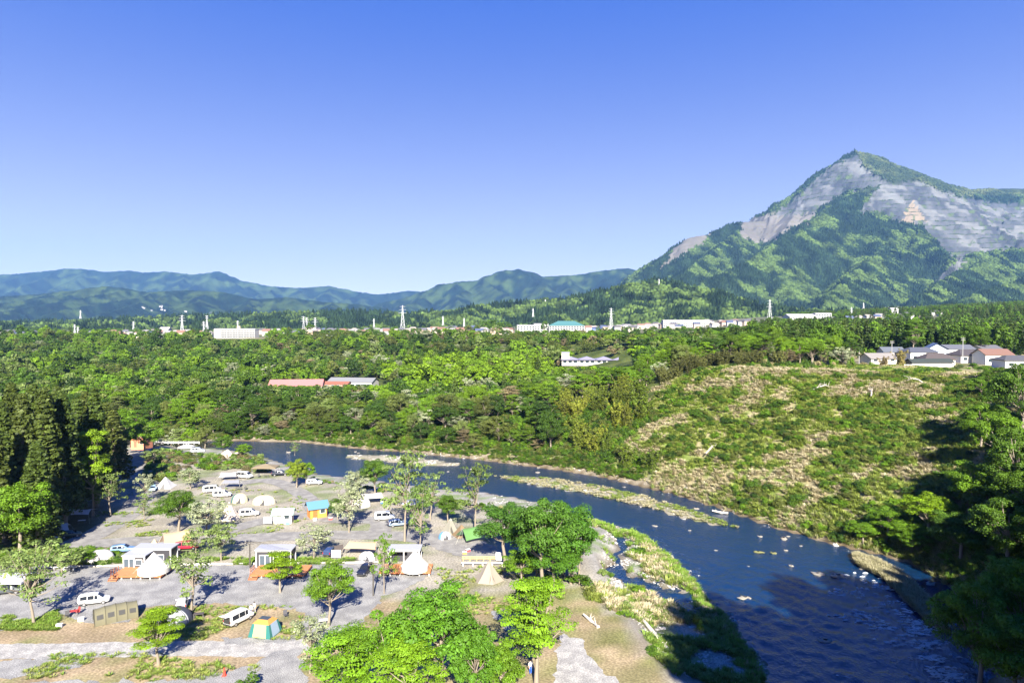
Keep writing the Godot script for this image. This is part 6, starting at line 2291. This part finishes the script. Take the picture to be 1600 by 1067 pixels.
# ---------- people: one continuous surface from tapered bones
func person(at: Vector3, turn: float, shirt: Color, trousers: Color, label: String, reach: float) -> void:
	var t := thing("person", label, "person", at, turn)
	var J := [[Vector3(0.09, 0.06, 0.0), 0.05, Vector3(0.10, 0.48, 0.01), 0.06], [Vector3(0.10, 0.48, 0.01), 0.065, Vector3(0.085, 0.90, 0), 0.085], [Vector3(-0.09, 0.06, 0.12), 0.05, Vector3(-0.10, 0.48, 0.08), 0.06], [Vector3(-0.10, 0.48, 0.08), 0.065, Vector3(-0.085, 0.90, 0), 0.085], [Vector3(0.09, 0.045, 0.0), 0.045, Vector3(0.10, 0.04, 0.16), 0.04], [Vector3(-0.09, 0.045, 0.12), 0.045, Vector3(-0.10, 0.04, 0.28), 0.04], [Vector3(0, 0.92, 0), 0.13, Vector3(0, 1.16, 0), 0.12], [Vector3(0, 1.16, 0), 0.125, Vector3(0, 1.34, 0), 0.13], [Vector3(-0.15, 1.38, 0), 0.075, Vector3(0.15, 1.38, 0), 0.075], [Vector3(0, 1.38, 0), 0.06, Vector3(0, 1.50, 0.01), 0.052], [Vector3(0, 1.57, 0.01), 0.09, Vector3(0, 1.65, 0.0), 0.095], [Vector3(0, 1.57, 0.09), 0.02, Vector3(0, 1.60, 0.10), 0.015],
		[Vector3(0.18, 1.38, 0), 0.055, Vector3(0.24, 1.12, 0.05 * reach), 0.045], [Vector3(0.24, 1.12, 0.05 * reach), 0.043, Vector3(0.20, 1.0, 0.28 * reach), 0.034], [Vector3(0.20, 1.0, 0.28 * reach), 0.036, Vector3(0.19, 0.97, 0.38 * reach), 0.03],
		[Vector3(-0.18, 1.38, 0), 0.055, Vector3(-0.25, 1.12, 0.02), 0.045], [Vector3(-0.25, 1.12, 0.02), 0.043, Vector3(-0.23, 0.87, 0.08), 0.034], [Vector3(-0.23, 0.87, 0.08), 0.036, Vector3(-0.22, 0.77, 0.11), 0.03]]
	for f in 4:
		J.append([Vector3(0.16 + f * 0.02, 0.965, 0.40 * reach), 0.012, Vector3(0.155 + f * 0.022, 0.95, (0.45 + 0.01 * (f % 2)) * reach), 0.010])
		J.append([Vector3(-0.22, 0.765, 0.08 + f * 0.02), 0.012, Vector3(-0.22, 0.70 - 0.01 * (f % 2), 0.08 + f * 0.022), 0.010])
	J.append([Vector3(-0.215, 0.80, 0.13), 0.012, Vector3(-0.20, 0.75, 0.16), 0.010])
	J.append([Vector3(0.17, 0.985, 0.33 * reach), 0.012, Vector3(0.13, 0.985, 0.38 * reach), 0.010])
	var cs := 0.032
	var nx := 24
	var ny := 56
	var nzc := 24
	var o := Vector3(-0.38, -0.03, -0.22)
	var field := PackedFloat32Array()
	field.resize(nx * ny * nzc)
	for y in ny:
		for x in nx:
			for z in nzc:
				var p := o + Vector3(x, y, z) * cs
				var acc := 1.0
				for b in J:
					var a: Vector3 = b[0]
					if absf(p.y - a.y) > 0.65:
						continue
					var ab: Vector3 = b[2] - a
					var k := clampf((p - a).dot(ab) / ab.length_squared(), 0, 1)
					var dd := p.distance_to(a + ab * k) - lerpf(b[1], b[3], k)
					var hh := clampf(0.5 + 0.5 * (acc - dd) / 0.03, 0, 1)
					acc = lerpf(acc, dd, hh) - 0.03 * hh * (1.0 - hh)
				field[(y * nx + x) * nzc + z] = acc
	var id := {}
	var pts := []
	var mb := MB.new()
	mb.colored = true
	for y in ny - 1:
		for x in nx - 1:
			for z in nzc - 1:
				var sum := Vector3.ZERO
				var n := 0
				for e in [[0, 0, 0, 1, 0, 0], [0, 0, 0, 0, 1, 0], [0, 0, 0, 0, 0, 1], [1, 0, 0, 1, 1, 0], [1, 0, 0, 1, 0, 1], [0, 1, 0, 1, 1, 0], [0, 1, 0, 0, 1, 1], [0, 0, 1, 1, 0, 1], [0, 0, 1, 0, 1, 1], [1, 1, 0, 1, 1, 1], [1, 0, 1, 1, 1, 1], [0, 1, 1, 1, 1, 1]]:
					var fa := field[((y + e[1]) * nx + x + e[0]) * nzc + z + e[2]]
					var fb := field[((y + e[4]) * nx + x + e[3]) * nzc + z + e[5]]
					if (fa < 0) != (fb < 0):
						sum += Vector3(e[0], e[1], e[2]).lerp(Vector3(e[3], e[4], e[5]), fa / (fa - fb))
						n += 1
				if n:
					id[Vector3i(x, y, z)] = o + (Vector3(x, y, z) + sum / n) * cs
	for y in range(1, ny - 1):
		for x in range(1, nx - 1):
			for z in range(1, nzc - 1):
				var f0 := field[(y * nx + x) * nzc + z]
				for ax in 3:
					var q := Vector3i(x, y, z)
					var st := Vector3i(1 if ax == 0 else 0, 1 if ax == 1 else 0, 1 if ax == 2 else 0)
					var f1 := field[((y + st.y) * nx + x + st.x) * nzc + z + st.z]
					if (f0 < 0) == (f1 < 0):
						continue
					var u := Vector3i(0, 1, 0) if ax == 0 else Vector3i(1, 0, 0)
					var w := Vector3i(0, 0, 1) if ax != 2 else Vector3i(0, 1, 0)
					var c := [q - u - w, q - w, q, q - u]
					if not (id.has(c[0]) and id.has(c[1]) and id.has(c[2]) and id.has(c[3])):
						continue
					var h: float = id[c[0]].y
					var skin := lin(0.50, 0.32, 0.23)
					mb.col = trousers if h < 0.93 else (shirt if h < 1.45 else skin)
					if absf(id[c[0]].x) > 0.14 and h < 1.03 and h > 0.6:
						mb.col = skin
					if h > 1.62 or (h > 1.52 and id[c[0]].z < -0.02):
						mb.col = lin(0.02, 0.017, 0.015)
					if h < 0.07:
						mb.col = lin(0.06, 0.05, 0.05)
					mb.quad(id[c[0]], id[c[1]], id[c[2]], id[c[3]])
	var m := StandardMaterial3D.new()
	m.vertex_color_use_as_albedo = true
	m.roughness = 0.8
	obj("body", mb, m, t)

# ---------- the camp
func build_camp() -> void:
	var white := lin(0.55, 0.55, 0.55)
	# three sites with deck, cabin and bell tent
	for s in [[211, 906, 8.3, 4.6, 1, "orange wooden deck under the white bell tent and dark cabin"], [432, 904, 9.0, 4.6, 2, "orange wooden deck behind the bright lime tree"], [632, 900, 8.6, 4.0, 3, "orange wooden deck beside the slim twin stemmed tree"]]:
		var at := px(s[0], s[1])
		at.y = 0.02
		deck(at, s[2], s[3], s[5], s[4] < 3)
	var a := px(238, 893.5, 0.62)
	bell_tent(a + Vector3(0.2, 0.01, 0), 2.5, 3.3, 0.5, "white bell tent on the deck of the dark container cabin")
	a = px(648, 890, 0.62)
	bell_tent(a + Vector3(0, 0.01, 0), 2.3, 3.3, 0.2, "white bell tent on the deck beside the open pavilion")
	container_cabin(px(210, 891) + Vector3(0, 0.02, -1.0), 3.6, 2.4, 2.5, "low grey container cabin with a glass sliding door behind the bell tent")
	container_cabin(px(231, 888) + Vector3(0, 0.02, -2.6), 6.4, 2.4, 2.9, "long dark container cabin with white frame behind the bell tent")
	container_cabin(px(428, 885) + Vector3(0, 0.02, -1.0), 6.0, 2.6, 2.9, "dark container cabin half hidden by the bright lime tree")
	container_cabin(px(632, 882) + Vector3(0, 0.02, -0.4), 5.4, 2.6, 2.8, "open dark pavilion with white posts behind the bell tent", true)
	# vehicles in the lot
	car("parked_car", "minivan", px(147, 943), 0.35, white, "white minivan parked on the gravel beside the olive tent")
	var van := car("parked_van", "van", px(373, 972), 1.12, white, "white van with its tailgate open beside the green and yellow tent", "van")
	var mb := MB.new()
	mb.box_b(Vector3(-2.75, 1.95, 0), Vector3(0.95, 0.06, 1.5), Basis(Vector3(0, 0, 1), -0.18))
	obj("tailgate", mb, mat(white, 0.4), van)
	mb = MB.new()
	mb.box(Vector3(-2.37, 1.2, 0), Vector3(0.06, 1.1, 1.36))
	obj("painted_boot_shade", mb, mat(lin(0.02, 0.02, 0.02), 0.8), van)  # black slab over the closed rear, painting the shade of the open boot
	car("parked_car", "suv", px(570, 896), -1.75, lin(0.012, 0.014, 0.025), "black off-road car parked beside the utility pole")
	car("parked_car", "hatch", px(284, 948), 1.9, lin(0.5, 0.5, 0.52), "silver car parked behind the dark dome tent")
	car("parked_car", "suv", px(192, 863), 0.25, lin(0.12, 0.20, 0.32), "blue grey car parked beside the upper road")
	car("parked_car", "hatch", px(110, 839), 0.5, lin(0.04, 0.07, 0.06), "dark green car parked beside pale awning")
	car("parked_car", "minivan", px(292, 858), 0.2, lin(0.30, 0.015, 0.035), "dark red car parked under the flowering trees")
	car("parked_car", "hatch", px(238, 767), -1.2, lin(0.30, 0.45, 0.60), "pale blue car parked beside the white awning tent")
	car("parked_van", "van", px(331, 769), 0.35, white, "white van parked beside the grey awning", "van")
	car("parked_van", "minivan", px(347, 776), 0.15, lin(0.70, 0.70, 0.70), "white minivan parked in front of the white van", "van")
	car("parked_van", "van", px(382, 747), -0.3, white, "white van parked beside the dark tarp on the bank", "van")
	car("parked_pickup", "pickup", px(437, 743), 0.25, lin(0.012, 0.016, 0.03), "black pickup parked beside the thatch coloured shelter", "pickup")
	car("parked_van", "minivan", px(389, 806), 0.3, white, "white minivan parked beside the cream pointed tent", "van")
	car("parked_car", "suv", px(491, 757), 0.1, white, "white car parked near the small yellow green tree")
	car("parked_car", "minivan", px(309, 707), 0.25, lin(0.55, 0.62, 0.72), "white and blue minivan parked near the water")
	car("parked_car", "hatch", px(247, 694), 0.3, lin(0.02, 0.02, 0.025), "black car parked beside the small orange house")
	car("parked_car", "hatch", px(516, 866), 1.4, lin(0.03, 0.05, 0.12), "dark blue car parked behind the white notice board")
	car("parked_van", "van", px(601, 812), 0.2, lin(0.62, 0.64, 0.66), "silver white van parked under the tall slender tree", "van")
	car("parked_car", "suv", px(622, 822), 0.3, lin(0.20, 0.26, 0.36), "blue grey car parked behind the tall slender tree")
	car("parked_car", "minivan", px(12, 927), 0.3, lin(0.05, 0.06, 0.07), "dark car parked under the grey canopy")
	# tents
	tunnel_tent("tunnel_tent", px(180, 966), 5.4, 3.2, 2.1, 0.62, lin(0.15, 0.14, 0.085), "olive brown tunnel tent with dark windows beside white minivan")
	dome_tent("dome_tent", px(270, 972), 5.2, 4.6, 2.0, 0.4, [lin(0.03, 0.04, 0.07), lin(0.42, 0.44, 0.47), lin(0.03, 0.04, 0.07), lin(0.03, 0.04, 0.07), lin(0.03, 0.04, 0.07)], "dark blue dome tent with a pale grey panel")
	cabin_tent(px(414, 990), -0.22)
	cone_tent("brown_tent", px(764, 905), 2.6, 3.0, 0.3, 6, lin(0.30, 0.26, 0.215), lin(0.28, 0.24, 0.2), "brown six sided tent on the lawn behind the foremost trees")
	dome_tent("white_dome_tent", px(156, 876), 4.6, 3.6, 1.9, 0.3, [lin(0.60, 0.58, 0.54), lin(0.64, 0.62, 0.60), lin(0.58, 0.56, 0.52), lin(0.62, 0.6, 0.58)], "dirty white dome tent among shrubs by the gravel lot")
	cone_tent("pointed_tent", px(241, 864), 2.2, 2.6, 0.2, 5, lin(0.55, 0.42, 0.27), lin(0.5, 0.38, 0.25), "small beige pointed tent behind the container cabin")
	tarp("tarp", px(256, 862) + Vector3(1.2, 0, -2.0), 5.2, 4.4, 3.2, 0.9, 0.7, lin(0.52, 0.36, 0.22), "tan tarp pitched high beside the small beige tent")
	tarp("tarp", px(125, 812), 5.6, 4.6, 2.3, 1.6, 0.1, lin(0.70, 0.68, 0.72), "white tarp beside the cedar wood")
	small("camp_table", px(127, 818), 0.2, "table", white, "white camp table in front of white tarp")
	tarp("tarp", px(84, 838), 5.4, 4.0, 2.4, 1.3, 0.5, lin(0.56, 0.56, 0.56), "pale grey awning beside the dark green car")
	small("camp_table", px(84, 845), 0.4, "table", lin(0.5, 0.5, 0.5), "grey camp table under the pale awning")
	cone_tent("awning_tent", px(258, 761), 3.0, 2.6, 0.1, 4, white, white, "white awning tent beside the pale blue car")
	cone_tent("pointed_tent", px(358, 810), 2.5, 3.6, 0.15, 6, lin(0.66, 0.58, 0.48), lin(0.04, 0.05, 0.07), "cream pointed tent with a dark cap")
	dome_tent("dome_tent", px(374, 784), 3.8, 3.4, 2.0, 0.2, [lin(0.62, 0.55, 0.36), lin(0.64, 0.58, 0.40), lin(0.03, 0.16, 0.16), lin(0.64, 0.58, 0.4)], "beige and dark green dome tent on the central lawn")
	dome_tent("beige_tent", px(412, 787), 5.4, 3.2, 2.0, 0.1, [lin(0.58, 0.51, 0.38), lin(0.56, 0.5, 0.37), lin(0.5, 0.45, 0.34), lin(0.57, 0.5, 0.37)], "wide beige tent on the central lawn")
	tarp("tarp", px(357, 749), 4.6, 3.6, 2.0, 0.9, 0.2, lin(0.42, 0.40, 0.40), "grey tarp on the bank beside the parked white van")
	canopy("shelter", px(415, 741), 6.6, 3.6, 2.2, lin(0.20, 0.16, 0.10), "low thatch coloured shelter beside the black pickup")
	tarp("tarp", px(362, 762), 4.4, 3.0, 2.1, 1.4, 0.1, lin(0.22, 0.23, 0.27), "dark awning beside the white van pair")
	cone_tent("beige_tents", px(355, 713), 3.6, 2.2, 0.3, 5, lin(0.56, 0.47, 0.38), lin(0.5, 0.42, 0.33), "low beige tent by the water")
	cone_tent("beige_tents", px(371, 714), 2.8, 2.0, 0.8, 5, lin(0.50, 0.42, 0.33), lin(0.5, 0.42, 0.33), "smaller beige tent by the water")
	canopy("frame_tent", px(291, 707), 4.4, 3.0, 2.0, lin(0.5, 0.5, 0.48), "pale frame tent beside the white and blue minivan")
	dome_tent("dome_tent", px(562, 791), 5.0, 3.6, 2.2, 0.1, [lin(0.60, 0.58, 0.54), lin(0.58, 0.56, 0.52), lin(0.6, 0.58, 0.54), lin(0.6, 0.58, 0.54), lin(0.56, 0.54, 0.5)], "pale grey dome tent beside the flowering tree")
	tarp("tarp", px(580, 786), 5.4, 4.0, 2.4, 1.4, 0.3, lin(0.50, 0.48, 0.46), "grey awning beside the pale grey dome tent")
	small("cooler", px(597, 787), 0.3, "cooler", lin(0.04, 0.16, 0.42), "blue cooler box beside grey awning")
	canopy("canopy", px(646, 800), 4.8, 3.2, 2.2, lin(0.60, 0.61, 0.64), "pale grey canopy among the tall trees")
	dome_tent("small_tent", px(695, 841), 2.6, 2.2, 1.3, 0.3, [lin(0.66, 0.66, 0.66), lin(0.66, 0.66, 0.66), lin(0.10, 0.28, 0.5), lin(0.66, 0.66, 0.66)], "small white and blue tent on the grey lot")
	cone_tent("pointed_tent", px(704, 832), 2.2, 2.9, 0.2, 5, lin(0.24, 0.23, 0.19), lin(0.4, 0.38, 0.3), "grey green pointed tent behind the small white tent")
	tarp("tarp", px(735, 845), 4.4, 4.2, 2.7, 0.7, 0.6, lin(0.10, 0.24, 0.06), "green tarp pitched beside the shading trees")
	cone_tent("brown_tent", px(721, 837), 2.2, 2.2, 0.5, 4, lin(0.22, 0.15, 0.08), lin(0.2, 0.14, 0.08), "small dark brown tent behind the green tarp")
	tarp("tarp", px(567, 866), 6.0, 4.0, 2.4, 1.5, -0.1, lin(0.56, 0.36, 0.22), "tan tarp beside the small white tent and verge")
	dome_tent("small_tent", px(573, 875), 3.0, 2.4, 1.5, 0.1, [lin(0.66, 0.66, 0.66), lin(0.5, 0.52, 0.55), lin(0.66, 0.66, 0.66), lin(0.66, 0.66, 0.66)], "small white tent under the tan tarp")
	small("notice_board", px(525, 874), 0.0, "board", lin(0.66, 0.64, 0.6), "white board standing beside the dark blue car")
	small("wind_screen", px(529, 866), 0.6, "board", lin(0.06, 0.05, 0.05), "dark cloth wind screen behind the white board")
	canopy("canopy", px(16, 925), 6.2, 4.0, 2.3, lin(0.44, 0.45, 0.48), "grey canopy over the dark car beside pale trees")
	small("low_wall", px(84, 890), 0.0, "bench", lin(0.55, 0.55, 0.56), "pale concrete bench at the edge of the gravel lot")
	# sheds
	shed("wash_house", px(443, 816), 3.6, 2.4, 2.2, 0.12, lin(0.68, 0.66, 0.62), lin(0.40, 0.62, 0.54), 0.7, "small white wash house with a mint green roof")
	small("notice_board", px(418, 820), 0.05, "board", white, "large white board beside the wash house")
	shed("orange_cabin", px(495, 807), 3.6, 3.0, 2.4, 0.5, lin(0.52, 0.19, 0.04), lin(0.12, 0.30, 0.46), 0.9, "orange cabin with a blue roof beside the flowering tree")
	shed("orange_house", px(221, 697), 5.2, 4.0, 3.2, -0.1, lin(0.50, 0.20, 0.11), lin(0.4, 0.2, 0.14), 0.6, "small orange house at the end of the cedar wood")
	var w := thing("white_fence", "low white post and rail fence along the river", "fence", px(262, 694), 0.0)
	for k in 12:
		slab(w, "post", Vector3(-9 + k * 1.8, 0.5, 0), Vector3(0.14, 1.0, 0.14), mat(white, 0.7))
	for y in [0.45, 0.85]:
		slab(w, "rail", Vector3(0.9, y, 0.09), Vector3(19.8, 0.14, 0.05), mat(white, 0.7))
	# gear
	small("camp_table", px(112, 962), 0.4, "table", lin(0.34, 0.03, 0.03), "red camp table beside the olive tunnel tent")
	small("camp_chair", px(104, 966), 0.5, "chair", lin(0.03, 0.03, 0.035), "black folding chair beside the red table")
	small("camp_chair", px(120, 960), -0.6, "chair", lin(0.40, 0.04, 0.03), "red folding chair beside the red table")
	small("cooler", px(126, 970), 0.3, "cooler", lin(0.6, 0.64, 0.7), "white cooler box beside the red table")
	small("camp_table", px(162, 972), 0.6, "table", lin(0.6, 0.6, 0.62), "white folding table before the olive tunnel tent")
	small("cooler", px(92, 980), 0.2, "cooler", lin(0.6, 0.58, 0.55), "pale box on the dirt before red table")
	small("traffic_cone", px(350, 1056), 0.0, "cone", lin(0.55, 0.04, 0.02), "red traffic cone on the lower dirt")
	small("camp_chair", px(388, 964), 2.0, "chair", lin(0.6, 0.62, 0.64), "white folding chair beside the white van")
	small("camp_chair", px(446, 965), 0.6, "chair", lin(0.05, 0.05, 0.06), "black folding chair behind the green and yellow tent")
	small("camp_table", px(310, 966), 0.2, "table", lin(0.06, 0.05, 0.05), "dark low table beside the loose tree")
	small("picnic_table", px(506, 976), 0.2, "table", lin(0.55, 0.54, 0.52), "pale wooden table under the round tree")
	small("concrete_bench", px(754, 884), 0.0, "bench", lin(0.58, 0.56, 0.52), "long pale concrete bench behind the brown tent")
	small("yellow_rail", px(750, 877), 0.0, "rail", lin(0.62, 0.45, 0.16), "yellow wooden railing behind the concrete bench")
	small("notice_board", px(782, 878), -0.2, "board", white, "small white board under the shading tree")
	small("cooler", px(731, 862), 0.5, "cooler", lin(0.5, 0.04, 0.05), "red cooler box near the yellow railing")
	small("cooler", px(726, 866), 0.1, "cooler", lin(0.5, 0.22, 0.05), "orange box near the yellow railing")
	small("cooler", px(492, 813), 0.1, "cooler", lin(0.35, 0.5, 0.62), "pale blue box in front of the orange cabin")
	small("cooler", px(449, 819), 0.1, "cooler", lin(0.1, 0.3, 0.5), "blue box in front of the wash house")
	small("cooler", px(516, 812), 0.4, "cooler", lin(0.5, 0.05, 0.05), "red box beside the orange cabin")
	small("camp_table", px(415, 746), 0.0, "table", lin(0.10, 0.09, 0.08), "dark table under the thatch coloured shelter")
	small("camp_chair", px(404, 746), 0.4, "chair", lin(0.05, 0.05, 0.05), "black folding chair beside the thatch coloured shelter")
	small("camp_chair", px(383, 766), 0.4, "chair", lin(0.04, 0.04, 0.04), "black folding chair beside the dark awning")
	small("camp_table", px(372, 766), 0.1, "table", lin(0.06, 0.06, 0.06), "black table beside the dark awning")
	# poles and wires
	var p1 := px(390, 887)
	var p2 := px(583, 931)
	utility_pole(p1, 4.7, "thin dark pole behind the half hidden cabin", lin(0.05, 0.045, 0.04))
	utility_pole(p2, 5.4, "thin dark pole beside the black off-road car", lin(0.06, 0.055, 0.05))
	for k in 3:
		var wm := MB.new()
		var pts := []
		var rr := []
		var x0 := Vector3(-0.65 + 0.65 * k, 0, 0)
		for i in 13:
			var f := i / 12.0
			var q := (p1 + Vector3(0, 4.8, 0)).lerp(p2 + Vector3(0, 5.5, 0), f) + x0 - Vector3(0, 0.7 * sin(PI * f), 0)
			pts.append(q)
			rr.append(0.02)
		wm.tube(pts, rr, 3)
		tag(obj("wire", wm, mat(lin(0.03, 0.03, 0.03), 0.6)), "black wire hung between the two thin dark poles", "wire", "wires between the dark poles")
	# people
	person(px(397, 958), 2.6, lin(0.62, 0.62, 0.64), lin(0.35, 0.33, 0.32), "person in a pale shirt standing beside the white van", 1.0)
	person(px(392, 962), 0.4, lin(0.50, 0.55, 0.62), lin(0.10, 0.12, 0.18), "person in a light blue shirt standing beside the white van", 0.8)
	person(px(829, 1052), 0.2, lin(0.60, 0.60, 0.62), lin(0.03, 0.10, 0.40), "person in white and blue beside the bright tree's trunk", 0.9)
